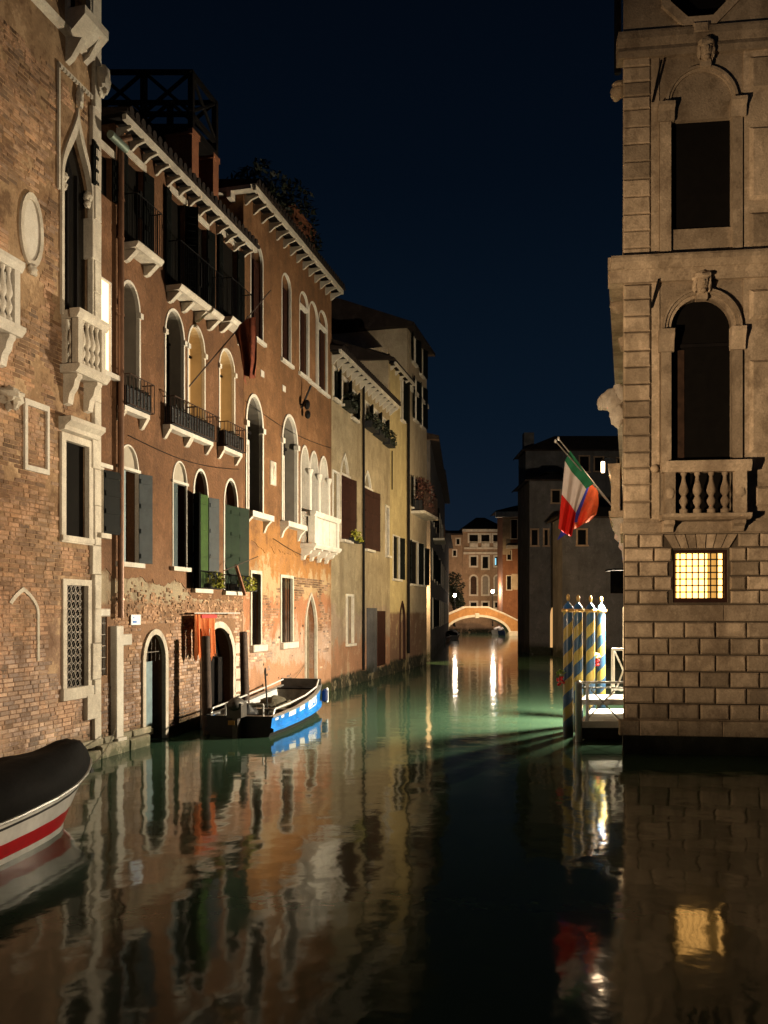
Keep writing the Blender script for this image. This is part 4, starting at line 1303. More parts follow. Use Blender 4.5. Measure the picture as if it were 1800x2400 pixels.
# ------------------------------------------------------------------ right bank, far houses
def cam_house(name, label, dist, x0, x1, h, mat, wins, roofrise=1.6, depth=8.0, roof=True, left_over=.4):
    F = Face((x0 - CX) / FOC * dist, dist, 1, 0)
    Hq = House(name, label, F, 0, F.u(x1), h, mat, depth=depth)
    for (a, b, yt, yb, kind, pane) in wins:
        w = Hq.window(a, b, yt, yb, kind, None, .10, .04, .2, pane, 'far_plaster' if dist < 80 else 'white_stone', kind == 'rect')
    if roof:
        m = Hq.mb()
        a, b, z = -left_over, F.u(x1) + .3, h
        i = [m.pt(*q) for q in ((a, .5, z), (b, .5, z), (b, -depth - .3, z), (a, -depth - .3, z), (a + 3, -depth / 2, z + roofrise), (b - 1, -depth / 2, z + roofrise), (a, .5, z - .12), (b, .5, z - .12), (a, -depth - .3, z - .12))]
        for q in ((0, 1, 5, 4), (1, 2, 5), (2, 3, 4, 5), (3, 0, 4), (0, 1, 7, 6), (0, 6, 8, 3)):
            m.face([i[k] for k in q])
        Hq.part('roof', m, 'roof_tile')
    Hq.finish()
    return Hq
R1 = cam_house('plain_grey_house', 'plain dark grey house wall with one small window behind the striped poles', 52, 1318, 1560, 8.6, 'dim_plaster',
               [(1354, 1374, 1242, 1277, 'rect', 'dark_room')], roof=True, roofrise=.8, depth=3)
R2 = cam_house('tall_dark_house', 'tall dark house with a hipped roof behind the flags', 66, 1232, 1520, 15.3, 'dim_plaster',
               [(1359, 1380, 1070, 1105, 'rect', 'dark_room'), (1394, 1413, 1072, 1104, 'rect', 'dark_room'), (1447, 1466, 1074, 1104, 'rect', 'dark_room'), (1293, 1312, 1150, 1177, 'rect', 'dark_room')], roofrise=1.5, depth=3.5)
R2.part('chimney', R2.mb().box(.1, .9, -2.2, -1.4, 15.3, 17.0), 'dim_plaster')
R3 = cam_house('corner_dim_house', 'dim corner house with pale cornice left of the plain grey house', 57, 1241, 1322, 11.6, 'dim_plaster',
               [(1294, 1312, 1150, 1178, 'rect', 'dark_room'), (1246, 1260, 1242, 1278, 'rect', 'dark_room'), (1276, 1284, 1242, 1278, 'rect', 'dark_room')], roofrise=1.0, depth=5)
R3.part('lit_doorway', R3.mb().prism(opening(R3.F.u(1289.5), R3.F.u(1300), .45, 2.4, R3.F.z(1295, 1424), 'round'), -.01, .03), 'lit_arch')
R4 = cam_house('orange_corner_house', 'orange house with jutting cornice beside the right end of the bridge', 107, 1178, 1250, 15.5, 'red_plaster',
               [(1198, 1212, 1218, 1262, 'rect', 'dark_room'), (1189, 1198, 1290, 1312, 'rect', 'dark_room'), (1188, 1198, 1350, 1382, 'rect', 'dark_room'), (1217, 1230, 1332, 1376, 'rect', 'dark_room')], roofrise=1.0, depth=5, left_over=.9)
R4.part('cornice', R4.mb().box(-.9, 3, -.2, .5, 14.7, 15.4), 'white_stone')
R4.part('pale_panel', R4.mb().box(R4.F.u(1199), R4.F.u(1216), .002, .06, R4.F.z(1207, 1382), R4.F.z(1207, 1345)), 'beige_plaster')
R4.part('pale_front', R4.mb().box(0.01, R4.F.u(1196), .002, .05, R4.F.z(1190, 1300), 14.6), 'beige_plaster')
bb = R4.part('balcony', R4.mb().box(R4.F.u(1186), R4.F.u(1222), .001, .9, R4.F.z(1200, 1286), R4.F.z(1200, 1279)), 'white_stone')
lamp('corner_house_lamp', 'SPOT', (15.6, 100.5, 5.2), 700, (1.0, .62, .30), .1, (16.4, 107, 5.5), 120, .8)

# ------------------------------------------------------------------ foliage
def leafball(mb, c, rx, ry, rz, n, s=.1, flat=.5):
    for k in range(n):
        while True:
            p = Vector((random.uniform(-1, 1), random.uniform(-1, 1), random.uniform(-1, 1)))
            if p.length < 1 and noise.noise(p * 2.2 + Vector(c)) > -.25:
                break
        q = Vector((c[0] + p.x * rx, c[1] + p.y * ry, c[2] + p.z * rz))
        a = Vector((random.gauss(0, 1), random.gauss(0, 1), random.gauss(0, flat))).normalized() * s * random.uniform(.5, 1.2)
        b = a.orthogonal().normalized() * s * random.uniform(.25, .5)
        i = [mb.pt(*(q - a)), mb.pt(*(q + b)), mb.pt(*(q + a)), mb.pt(*(q - b))]
        mb.face(i)

def shrub(name, label, cat, loc, blobs, mat, s, n, stem=None, group=None, stemmat='dark_wood'):
    t = thing(name, label, cat, Matrix.Translation(loc), group)
    m = MB(flip=False)
    for (c, r) in blobs:
        leafball(m, c, r[0], r[1], r[2], n, s)
    obj('foliage', m, mat, t, kind='stuff')
    if stem:
        m = MB(flip=False)
        for a, b, r in stem:
            m.tube(a, b, r, r * .6, 6)
        obj('stem', m, stemmat, t)
    return t

p = LW.p(LW.u(668, -1.6), -1.6, 14.5)
shrub('roof_garden_tree', 'dark leafy tree growing on the roof terrace of the orange house', 'tree', p,
      [((0, 0, 2.3), (1.2, 1.4, 1.4)), ((-.5, -1.7, 2.2), (1.0, 1.3, 1.2)), ((.3, 1.4, 1.7), (1.0, 1.2, 1.2)), ((.7, 2.3, 1.2), (.7, .9, .9)), ((-1.2, -.6, 2.6), (1.0, 1.2, 1.1))], 'leaf_dark', .15, 900,
      [((0, 0, 0), (0, 0, 2), .12), ((0, 0, 1), (-.6, -1.5, 1.9), .06), ((0, 0, 1), (.5, 1.5, 1.7), .06)])
p = world_at(1064, 1380, 113)
shrub('canal_side_tree', 'dark tree beside the loggia house behind the bridge', 'tree', (p.x, p.y, 1.0),
      [((0, 0, 5.2), (1.4, 1.2, 2.0)), ((-1.2, 0, 4.2), (1.0, 1, 1.4)), ((.5, 0, 3.2), (.9, .8, 1.1))], 'leaf_dark', .3, 420, [((0, 0, 0), (0, 0, 5), .15), ((0, 0, 2.6), (-1, 0, 4), .07)])

# planters on the sills
def planter(label, uu0, uu1, zz, d, mat_leaf, n, group, h=.30, s=.06, box='planter_black', spread=.16, up=.2):
    uc = (uu0 + uu1) / 2
    t = thing('flower_box', label, 'flower box', LW.root(uc, 0, zz), group)
    m = MB(uc, 0, zz)
    m.ring([(uu0 + .03, zz + .03), (uu1 - .03, zz + .03), (uu1 - .03, zz + h - .001), (uu0 + .03, zz + h - .001)], [(uu0, zz), (uu1, zz), (uu1, zz + h), (uu0, zz + h)], .05, .05 + d)
    m.box(uu0 + .03, uu1 - .03, .05, .05 + d, zz + .03, zz + h - .03)
    obj('box', m, box, t)
    m = MB(uc, 0, zz)
    leafball(m, (uc, .05 + d / 2, zz + h + up * .5), (uu1 - uu0) * .5, spread, up, n, s)
    leafball(m, (uc, .05 + d, zz + h * .6), (uu1 - uu0) * .48, spread * .5, h * .5, n // 2, s)
    obj('plant', m, mat_leaf, t, kind='stuff')
gp = 'black planters on the arched window sills'
for i, lab in enumerate(('black planter beside the downpipe, leftmost under the arched windows', 'black planter under the second arched window, nearest the flagpole',
                         'black planter below the third arched window, right of the flagpole', 'black planter under the last arched window of the terracotta house')):
    x0, x1, yt, yb, ys, pn = arch[i]
    zz = z_((x0 + x1) / 2, yb) + .002
    planter(lab, u_(x0) - .10, u_(x1) + .12, zz, .18, 'leaf_dark', 60, gp, h=.40, s=.05, spread=.12, up=.05)
for i, (x0, x1, y, lab) in enumerate(((476, 512, 1380, 'yellow flowering plant in a box under the green shutter'), (545, 588, 1386, 'pale yellow plant in a box at the right end of the terracotta house'))):
    planter(lab, u_(x0), u_(x1), z_((x0 + x1) / 2, y), .14, 'leaf_yellow', 260, 'plants on the lower sills', h=.12, s=.055, spread=.18, up=.22)
for i, (x0, x1, y, lab) in enumerate(((800, 818, 960, 'grey flower box under the upper left windows of the grey house'), (851, 869, 1006, 'dark leafy box under the upper middle window of the grey house'),
                                      (872, 892, 1025, 'dark hanging plant box right of the middle on the grey house'), (896, 909, 1044, 'dark plant box nearest the yellow house'))):
    planter(lab, u_(x0), u_(x1), z_((x0 + x1) / 2, y) - .05, .3, 'leaf_dark', 220, 'flower boxes on the grey house', h=.28, s=.09, spread=.3, up=.28, box='planter_black' if i else 'dim_plaster')
planter('yellowish plant on the sill below the brown gothic shutters', u_(812), u_(833), z_(822, 1272), .25, 'leaf_yellow', 160, 'plants on the grey house', h=.15, s=.08, spread=.22, up=.25)
planter('pink and green flowers crowding the balcony of the pale house', u_(965), u_(993), z_(978, 1203) + .02, .45, 'leaf_pink', 420, 'balcony flowers', h=.5, s=.14, spread=.5, up=.9)

# ================================================================== THE PALACE ON THE RIGHT
PF = Face(4.777, 17.0, 1.0, -0.122)
PW = 9.5
P = House('stone_palace', 'rusticated stone palace corner with arched window, balustrade and lit grille window', PF, 0, PW, 18.0, 'palace_stone', 'palace', depth=0.6)
def pu(x): return PF.u(x)
def pz(y, x=1500): return PF.z(x, y)
ps_ = 'palace_stone'
# openings
def phole(x0, x1, yt, yb, kind='rect', ys=None):
    u0, u1 = pu(x0), pu(x1)
    xm = (x0 + x1) / 2
    o = opening(u0, u1, PF.z(xm, yb), PF.z(xm, ys) if ys else 0, PF.z(xm, yt), kind, 10)
    P.holes.append(o)
    return o
# ground floor lit window with its grid
o = phole(1577, 1705, 1289, 1412)
(u0, z0), (u1, _), (_, z1), _ = o
wn = P.part('grille_window', P.mb().ring([(u0 + .05, z0 + .08), (u1 - .05, z0 + .08), (u1 - .05, z1 - .05), (u0 + .05, z1 - .05)], o, -.10, -.02), 'brown_shutter')
um, ul = u0 + (u1 - u0) * .13, u0 + (u1 - u0) * .70
P.part('curtain', P.mb().box(u0, um - .002, -.32, -.28, z0, z1), 'lit_curtain', wn)
P.part('lit_opening', P.mb().box(um, ul, -.34, -.30, z0, z1), 'lit_bright', wn)
P.part('curtain', P.mb().box(ul + .002, u0 + (u1 - u0) * .90, -.32, -.28, z0, z1), 'lit_curtain', wn)
P.part('bright_fold', P.mb().box(u0 + (u1 - u0) * .902, u1, -.32, -.28, z0, z1), 'lit_bright', wn)
bar_v = MB().box(-.012, .012, -.009, .009, 0, z1 - z0).mesh('grille_bar', ['black_iron'])
bar_h = MB().box(0, u1 - u0, -.0085, .0085, -.012, .012).mesh('grille_bar', ['black_iron'])
for k in range(9):
    inst('grille_bar', bar_v, wn, P.loc(u0 + .05 + (u1 - u0 - .1) * k / 8, -.14, z0))
for k in range(8):
    inst('grille_bar', bar_h, wn, P.loc(u0, -.14, z0 + .08 + (z1 - z0 - .13) * k / 7))
# first floor arched opening
o = phole(1571, 1715, 700, 1206, 'round', 772)
fa = P.part('arched_window', P.mb().panel(o, -.14), 'dark_room')
u0, u1 = pu(1571), pu(1715)
zs = PF.z(1643, 772)
zt = PF.z(1643, 700)
for r0, r1, wq in ((0, .07, .05), (.07, .13, .09), (.13, .17, .13)):
    P.part('archivolt', P.mb().ring(opening(u0 - r0, u1 + r0, zs, zs + .001, zt + r0, 'round', 12)[1:], opening(u0 - r1, u1 + r1, zs, zs + .001, zt + r1, 'round', 12)[1:], -.02, wq, False), ps_, fa)
for a, b in ((1548, 1571), (1715, 1737)):
    P.part('jamb', P.mb().box(pu(a), pu(b), -.02, .10, PF.z(1643, 1088), PF.z(1643, 826)), ps_, fa)
    P.part('capital', P.mb().profile([(.0, PF.z(1643, 825)), (.11, PF.z(1643, 825)), (.12, PF.z(1643, 812)), (.14, PF.z(1643, 800)), (.2, PF.z(1643, 785)), (.2, PF.z(1643, 774)), (.0, PF.z(1643, 774))], pu(a) - .05, pu(b) + .05), ps_, fa)
P.part('transom', P.mb().box(u0, u1, -.13, -.09, PF.z(1643, 810), PF.z(1643, 802)), 'dark_wood', fa)
P.part('curtain', P.mb().box(pu(1583), pu(1607), -.135, -.12, PF.z(1643, 1088), PF.z(1643, 815)), 'brown_room', fa)
# second floor window and blind arch
o = phole(1572, 1714, 280, 535)
sw = P.part('dark_window', P.mb().panel(o, -.10), 'dark_room')
u0, u1 = pu(1572), pu(1714)
zs = PF.z(1643, 248); zt = PF.z(1643, 172)
for r0, r1, wq in ((0.02, .07, .05), (.07, .12, .09)):
    P.part('archivolt', P.mb().ring(opening(u0 - r0, u1 + r0, zs, zs + .001, zt + r0, 'round', 12)[1:], opening(u0 - r1, u1 + r1, zs, zs + .001, zt + r1, 'round', 12)[1:], -.02, wq, False), ps_, sw)
for a, b in ((1545, 1571), (1715, 1738)):
    P.part('jamb', P.mb().box(pu(a), pu(b), -.02, .08, PF.z(1643, 590), PF.z(1643, 285)), ps_, sw)
    P.part('capital', P.mb().profile([(.0, PF.z(1643, 284)), (.10, PF.z(1643, 284)), (.13, PF.z(1643, 262)), (.2, PF.z(1643, 252)), (.2, PF.z(1643, 244)), (.0, PF.z(1643, 244))], pu(a) - .04, pu(b) + .06), ps_, sw)
# round attic window at the top edge
uo, zo = pu(1640), PF.z(1640, -25)
o = [(uo + .62 * math.cos(R(22.5 + 45 * k)), zo + .62 * math.sin(R(22.5 + 45 * k))) for k in range(8)]
P.holes.append(o)
aw = P.part('octagon_window', P.mb().ring(o, [(uo + .8 * math.cos(R(22.5 + 45 * k)), zo + .8 * math.sin(R(22.5 + 45 * k))) for k in range(8)], -.02, .08), ps_)
P.part('pane', P.mb().panel(o, -.3), 'dark_room', aw)
P.part('window_corbel', P.mb().pillow(uo - .16, uo + .16, .0, .16, zo - .95, zo - .72, .04), ps_, aw)
# carved keystone heads
def head(u, z, s=1.0, parent=None):
    m = P.mb()
    m.ball((u, .16 * s, z), .13 * s, .16 * s, .20 * s, 12, 10, .12)
    m.ball((u, .19 * s, z + .12 * s), .17 * s, .13 * s, .11 * s, 10, 7, .4)
    m.ball((u, .31 * s, z - .02 * s), .03 * s, .045 * s, .055 * s, 6, 5)
    for q in (-1, 1):
        m.ball((u + q * .055 * s, .29 * s, z + .045 * s), .03 * s, .02 * s, .016 * s, 6, 4)
        m.ball((u + q * .13 * s, .16 * s, z + .0 * s), .05 * s, .08 * s, .16 * s, 7, 6, .4)
    m.ball((u, .29 * s, z - .085 * s), .05 * s, .02 * s, .014 * s, 6, 4)
    m.ball((u, .25 * s, z - .16 * s), .06 * s, .06 * s, .05 * s, 7, 5)
    m.box(u - .10 * s, u + .10 * s, .0, .17 * s, z - .30 * s, z - .17 * s)
    return P.part('carved_head', m, ps_, parent, True)
head(pu(1641), PF.z(1641, 672), 1.0, fa)
head(pu(1650), PF.z(1650, 132), .95, sw)
# cornices
def cornice(y0, y1, out, name='cornice'):
    a, b = PF.z(1462, y1), PF.z(1462, y0)
    h = b - a
    pr = [(-.2, a - .22), (.10, a - .22), (.12, a - .10), (out * .62, a - .01), (out * .7, a), (out, a + h * .45), (out, b - .05), (out * .94, b), (-.2, b)]
    return P.part(name, P.mb().profile(pr, -out + .02, PW), ps_)
cornice(612, 641, .30)
cornice(84, 118, .14)
P.part('string_course', P.mb().box(-.03, PW, -.02, .07, PF.z(1462, 1250), PF.z(1462, 1226)), ps_)
# rusticated ground floor
rows = [1685, 1648, 1610, 1573, 1534, 1495, 1457.5]
def joints(par):
    base = [1532, 1603, 1676, 1748] if par == 0 else [1497, 1566.5, 1639, 1709.5, 1779]
    us = [pu(x) for x in base]
    st = us[-1] - us[-2]
    while us[-1] < PW - .7:
        us.append(us[-1] + st)
    return [0.0] + us + [PW]
def block(a, b, z0, z1, c=.028, pr=.075):
    P.part('stone_block', P.mb().pillow(a + .016, b - .016, -.05, pr + random.uniform(-.010, .010), z0 + .014, z1 - .014, c, .011), ps_, P.wall)
P.finish(body=False, skirt=.06)
P.part('inner_wall', P.mb().box(1.2, PW, -1.2, -.52, -.5, 17.9), 'dark_room')
P.part('joint_bed', P.mb().sheet([(0.004, pz(1684)), (PW, pz(1684)), (PW, pz(1252)), (0.004, pz(1252))], [P.holes[0]], .012, .02, .01), 'joint_stone', P.wall)
for i in range(6):
    us = joints(0 if i % 2 == 1 else 1)
    za, zb = pz(rows[i]), pz(rows[i + 1])
    for a, b in zip(us, us[1:]):
        block(a, b, za, zb)
rows2 = [1416, 1384, 1351, 1317, 1284.5, 1252]
w0, w1 = pu(1577) - .02, pu(1705) + .02
v0, v1 = pu(1555), pu(1727)
for i in range(5):
    us = joints(0 if i % 2 == 1 else 1)
    za, zb = pz(rows2[i]), pz(rows2[i + 1])
    lo, hi = (w0, w1) if i < 4 else (v0, v1)
    for a, b in zip(us, us[1:]):
        if b <= lo + .02 or a >= hi - .02:
            block(a, b, za, zb)
        else:
            if a < lo - .1:
                block(a, lo, za, zb)
            if b > hi + .1:
                block(hi, b, za, zb)
# flat arch of wedge stones over the lit window
zb0, zb1 = pz(1286, 1640), pz(1252, 1640)
nb = 7
for k in range(nb):
    a0, a1 = pu(1575) + (pu(1707) - pu(1575)) * k / nb, pu(1575) + (pu(1707) - pu(1575)) * (k + 1) / nb
    t0, t1 = v0 + (v1 - v0) * k / nb, v0 + (v1 - v0) * (k + 1) / nb
    P.part('wedge_stone', P.mb().prism([(a0 + .01, zb0 + .01), (a1 - .01, zb0 + .01), (t1 - .01, zb1 - .012), (t0 + .01, zb1 - .012)], -.05, .075 + (.03 if k == 3 else 0)), ps_, P.wall)
# plain band, plinth and wet foot
for i in range(5):
    P.part('band_stone', P.mb().pillow(i * 1.9 + .002, i * 1.9 + 1.894, -.05, .062, pz(1455), pz(1418.5), .008), ps_, P.wall)
xs = [0, pu(1497), pu(1587), pu(1690), pu(1800), pu(1800) + 1.2, PW]
for a, b in zip(xs, xs[1:]):
    P.part('plinth_stone', P.mb().pillow(a - (.10 if a == 0 else 0) + .004, b - .004, -.05, .13, pz(1722), pz(1687), .015), ps_, P.wall)
P.part('wet_footing', P.mb().box(-.02, PW, -.1, .04, -.8, pz(1722) - .004), 'wet_stone', P.wall)
# quoins
q1 = [670, 704, 743.5, 780.5, 824.5, 862.5, 902.5, 941, 979.5, 1022, 1061, 1098, 1137, 1177, 1218]
q2 = [128, 159, 194.5, 228, 259, 300, 340, 381, 422, 463, 504, 543, 583, 606]
for q in (q1, q2):
    for a, b in zip(q, q[1:]):
        rough = .10 if q is q1 else .05
        P.part('quoin', P.mb().pillow(-.01, pu(1523), -.05, rough, pz(b, 1490) + .012, pz(a, 1490) - .012, .03 if q is q1 else .02, .006), ps_, P.wall)
P.part('pilaster_strip', P.mb().box(pu(1526), pu(1545), -.02, .03, pz(1218), pz(655)), ps_)
P.part('pilaster_strip', P.mb().box(pu(1526), pu(1544), -.02, .03, pz(606), pz(128)), ps_)
for (x0, x1, yt, yb) in ((1755, 1830, 300, 470), (1755, 1830, 500, 580), (1755, 1830, 680, 750), (1755, 1830, 845, 1062), (1765, 1830, 1140, 1190), (1755, 1830, 135, 215)):
    P.part('relief_panel', P.mb().pillow(pu(x0), pu(x1), -.02, .10, PF.z(1780, yb), PF.z(1780, yt), .06), ps_)
P.part('bay_pilaster', P.mb().box(pu(1742), PW, -.02, .035, pz(1218), pz(655)), ps_)
P.part('bay_pilaster', P.mb().box(pu(1742), PW, -.02, .035, pz(606), pz(128)), ps_)
# balustrade
def pal_balcony():
    d = .42
    z0, z1, z2, z3 = PF.z(1640, 1236), PF.z(1640, 1208), PF.z(1640, 1112), PF.z(1640, 1087)
    bl = P.part('balcony', P.mb().profile([(0, z0 + .12), (d - .1, z0 + .12), (d - .02, z0 + .16), (d, z1 - .06), (d, z1), (0, z1)], pu(1543, ), pu(1748)), ps_)
    P.part('handrail', P.mb().profile([(d - .24, z2), (d - .06, z2), (d - .04, z2 + .06), (d, z2 + .12), (d, z3), (d - .26, z3)], pu(1543), pu(1748)), ps_, bl)
    for a, b in ((1550, 1574), (1711, 1738)):
        P.part('pier', P.mb().box(pu(a), pu(b), d - .24, d - .06, z1 + .002, z2 - .002), ps_, bl)
        P.part('pier_boss', P.mb().ball(((pu(a) + pu(b)) / 2, d - .06, (z1 + z2) / 2), .08, .03, .10, 8, 6, .3), ps_, bl, True)
        P.part('bracket', P.mb().profile([(.0, z0 - .10), (.14, z0 - .10), (.2, z0), (d - .12, z0 + .05), (d - .12, z0 + .117), (0, z0 + .117)], pu(a), pu(b)), ps_, bl)
        P.part('side_rail', P.mb().box(pu(a), pu(b), .101, d - .262, z2, z3 - .003), ps_, bl)
    s = (z2 - z1 - .004) / .82
    bm_ = lathe_mesh('baluster', [(r * 1.06, z * s) for r, z in BALUSTER], ps_, 14)
    for x in (1595, 1626.5, 1658.5, 1690):
        inst('baluster', bm_, bl, P.loc(pu(x), d - .15, z1 + .002))
    P.part('knob', P.mb().ball((pu(1532), .10, PF.z(1532, 1101)), .085, .07, .085, 10, 8), ps_, bl, True)
pal_balcony()
# iron tie rods and downpipe
for (x0, y0, x1, y1) in ((1547, 155, 1528, 245), (1541, 662, 1525, 725)):
    P.part('tie_rod', P.mb().tube((pu(x0), .14, pz(y0)), (pu(x1), .06, pz(y1)), .022, None, 6), 'black_iron')
# canal side of the palace (almost edge on) -------------------------------------------------
dv = Vector((.287, 1.0)).normalized()
SL = 27.0
PS = Face(4.777 + dv.x * SL, 17.0 + dv.y * SL, -dv.x, -dv.y)      # u runs back towards the corner
side = MB(P.uc)
rt_inv = P.root.matrix_world.inverted()
def side_part(name, mb, mat, smooth=False):
    """mesh written in side-wall coordinates, turned into the palace's own frame"""
    o = obj(name, mb, mat, P.root, smooth)
    o.data.transform(rt_inv @ PS.root(0))
    return o
side_part('canal_wall', MB().box(0, SL - .03, -.10, 0, -.8, 18.0), ps_)
side_part('inner_wall', MB().box(0, SL - 1.0, -1.5, -.102, -.8, 17.9), ps_)
side_part('cornice', MB().box(0, SL + .25, .001, .30, PF.z(1462, 641), PF.z(1462, 612)), ps_)
side_part('downpipe', MB().tube((SL - .35, .12, PF.z(1462, 145)), (SL - .35, .12, 17.9), .07, None, 8), 'black_iron')
def sz_(y, dist): return EYE + (HY - y) * dist / FOC
def su(dist): return SL - (dist - 17.0) / dv.y
for (dist, y, sc) in ((18.6, 215, .8), (18.6, 715, .85)):
    side_part('carved_head', MB().ball((su(dist), .14, sz_(y, dist)), .13 * sc, .20 * sc, .22 * sc, 10, 8, .3).ball((su(dist), .12, sz_(y, dist) + .16), .14 * sc, .18 * sc, .12 * sc, 9, 7, .4), ps_, True)
side_part('capital', MB().profile([(0, sz_(818, 18.2)), (.06, sz_(818, 18.2)), (.12, sz_(798, 18.2)), (0, sz_(795, 18.2))], su(18.4), su(18.0)), ps_)
m = MB()
dd = 20.0
m.ball((su(dd), .30, sz_(938, dd)), .24, .28, .26, 12, 9, .35).ball((su(dd), .12, sz_(925, dd)), .2, .2, .24, 10, 8, .3).ball((su(dd), .16, sz_(970, dd)), .16, .17, .3, 10, 8, .4).ball((su(dd), .5, sz_(942, dd)), .14, .14, .16, 9, 7, .3)
side_part('carved_lion', m, 'white_stone', True)
# side balcony
b0, b1 = su(22.0), su(19.2)
z0, z1, z2, z3 = sz_(1218, 20.0), sz_(1206, 20.0), sz_(1116, 20.0), sz_(1099, 20.0)
sb = side_part('side_balcony', MB().profile([(.001, z0 - .02), (.30, z0 - .02), (.34, z0 + .05), (.34, z1), (.001, z1)], b0, b1), ps_)
side_part('side_handrail', MB().profile([(.10, z2), (.30, z2), (.36, z2 + .1), (.36, z3), (.08, z3)], b0, b1), ps_)
for a in (b0, b1 - .25):
    side_part('side_pier', MB().box(a, a + .25, .10, .29, z1 + .002, z2 - .002), ps_)
sbm = lathe_mesh('baluster', [(r, z * (z2 - z1 - .004) / .82) for r, z in BALUSTER], ps_, 12)
for k in range(5):
    uq = b0 + .45 + (b1 - b0 - .9) * k / 4
    o = bpy.data.objects.new('baluster', sbm.copy())
    COL.objects.link(o)
    o.data.transform(rt_inv @ PS.root(uq, .2, z1 + .002))
    o.parent = P.root
for a in (b0 + .2, b1 - .45):
    side_part('carved_bracket', MB().profile([(.001, z0 - .95), (.05, z0 - .9), (.07, z0 - .62), (.16, z0 - .5), (.14, z0 - .4), (.26, z0 - .28), (.24, z0 - .15), (.31, z0 - .022), (.001, z0 - .022)], a, a + .22), 'white_stone')
# openings along the canal side
for (uq, zq, hq, kq) in [(3.5, 6.6, 3.2, 'round'), (8.0, 6.6, 3.2, 'round'), (12.5, 6.6, 3.2, 'round'), (17.0, 6.6, 3.2, 'round'), (3.5, 12.2, 2.4, 'rect'), (8.0, 12.2, 2.4, 'rect'), (12.5, 12.2, 2.4, 'rect'), (17.0, 12.2, 2.4, 'rect'), (10.0, .6, 3.0, 'round'), (15.0, 1.2, 1.6, 'rect')]:
    i_ = opening(uq - .6, uq + .6, zq, zq + hq - .6, zq + hq, kq)
    o_ = opening(uq - .78, uq + .78, zq - .001, zq + hq - .6, zq + hq + .18, kq)
    side_part('side_window_frame', MB().ring(i_, o_, .002, .09), ps_)
    side_part('side_window_pane', MB().prism(i_, .002, .02), 'dark_glass')
side_part('string_course', MB().box(0, SL - .05, .002, .07, PF.z(1462, 1250), PF.z(1462, 1226)), ps_)
# floodlight on the canal wall, with plates added to block part of its light
fl = thing('wall_floodlight', 'floodlight with added light-blocking plates on the canal side wall of the palace above the landing stage', 'floodlight', Matrix.Translation((FLOOD[0] + .02, FLOOD[1], FLOOD[2] + .1)))
obj('added_light_hood', MB(flip=False).box(-.28, .10, -.40, .40, .17, .21), 'lamp_black', fl)  # hood plate added so the light fades towards the upper fronts
obj('added_light_flap', MB(flip=False).box(-.33, .40, -.30, -.29, -.42, .16), 'lamp_black', fl)  # added plate: keeps light and the lamp's reflection off the near water
obj('lamp_arm', MB(flip=False).tube((.05, 0, .19), (.22, .02, .19), .02, None, 6), 'black_iron', fl)
# lantern on an arm
lp = world_at(1413, 1095, 20.6)
ln = thing('wall_lantern', 'glowing wall lantern beside the flags on the palace side', 'lantern', Matrix.Translation(lp))
obj('lantern_glass', MB(flip=False).lathe((0, 0, -.13), [(.036, 0), (.045, .02), (.047, .24), (.042, .26)], 8), 'lit_lantern', ln)
obj('lantern_cap', MB(flip=False).lathe((0, 0, .135), [(.065, 0), (.05, .03), (.015, .07)], 8), 'black_iron', ln)
obj('lantern_arm', MB(flip=False).path([(0, 0, .2), (.15, .02, .26), (.42, .05, .2)], .012, 6), 'black_iron', ln)
lamp('lantern_light', 'POINT', (lp.x - .12, lp.y - .12, lp.z - .22), 14, (1.0, .7, .42), .05)

# ------------------------------------------------------------------ striped mooring poles
def stripes():
    mt, t, p = nodes('pole_stripes')
    tcn = t.nodes.new('ShaderNodeTexCoord')
    sp = t.nodes.new('ShaderNodeSeparateXYZ')
    t.links.new(tcn.outputs['Object'], sp.inputs[0])
    at = mathn(t, 'ARCTAN2', sp.outputs['Y'], sp.outputs['X'])
    f = mathn(t, 'SUBTRACT', mathn(t, 'DIVIDE', sp.outputs['Z'], .60), mathn(t, 'DIVIDE', at, 2 * math.pi))
    f = mathn(t, 'FRACT', mathn(t, 'ADD', f, 10.0))
    g = remap(t, f, .488, .500)
    n = noise_node(t, tcn.outputs['Object'], 7, 5, .7)
    c = mixc(t, g, (.40, .31, .075), (.020, .085, .20))
    wear = remap(t, n, .56, .72)
    c = mixc(t, mathn(t, 'MULTIPLY', wear, .45), c, (.16, .15, .10))
    zz = mathn(t, 'ADD', sp.outputs['Z'], mathn(t, 'MULTIPLY', n, .25))
    c = mixc(t, remap(t, zz, .62, .30), c, (.014, .018, .010))
    t.links.new(c, p.inputs['Base Color'])
    p.inputs['Roughness'].default_value = .38
    p.inputs['Coat Weight'].default_value = .2
stripes()
for (px, dist, lab, rz) in ((1331.5, 19.2, 'nearest blue and yellow striped mooring pole, red berries tied to it', 2.2), (1355, 20.3, 'second blue and yellow striped pole from the left', 1.3),
                        (1384, 21.3, 'third blue and yellow striped pole from the left', .2), (1409, 22.3, 'rightmost blue and yellow striped pole, bright white on one side', 4.4)):
    X = (px - CX) / FOC * dist
    t = thing('striped_mooring_pole', lab, 'mooring pole', Matrix.Translation((X, dist, 0)), 'striped mooring poles at the palace landing')
    sh = obj('shaft', MB(flip=False).lathe((0, 0, 0), [(.118, -.8), (.113, 1.2), (.104, 2.80)], 28), 'pole_stripes', t, True)
    sh.rotation_euler[2] = 0
    obj('collar', MB(flip=False).lathe((0, 0, 2.80), [(.125, 0), (.145, .02), (.145, .06), (.12, .08)], 24), 'gold', t, True)
    obj('dome', MB(flip=False).lathe((0, 0, 2.88), [(.115, 0), (.10, .06), (.06, .11), (.025, .14), (.02, .17)], 20), 'pole_blue', t, True)
    obj('finial', MB(flip=False).ball((0, 0, 3.13), .042, .042, .085, 12, 8), 'gold', t, True)
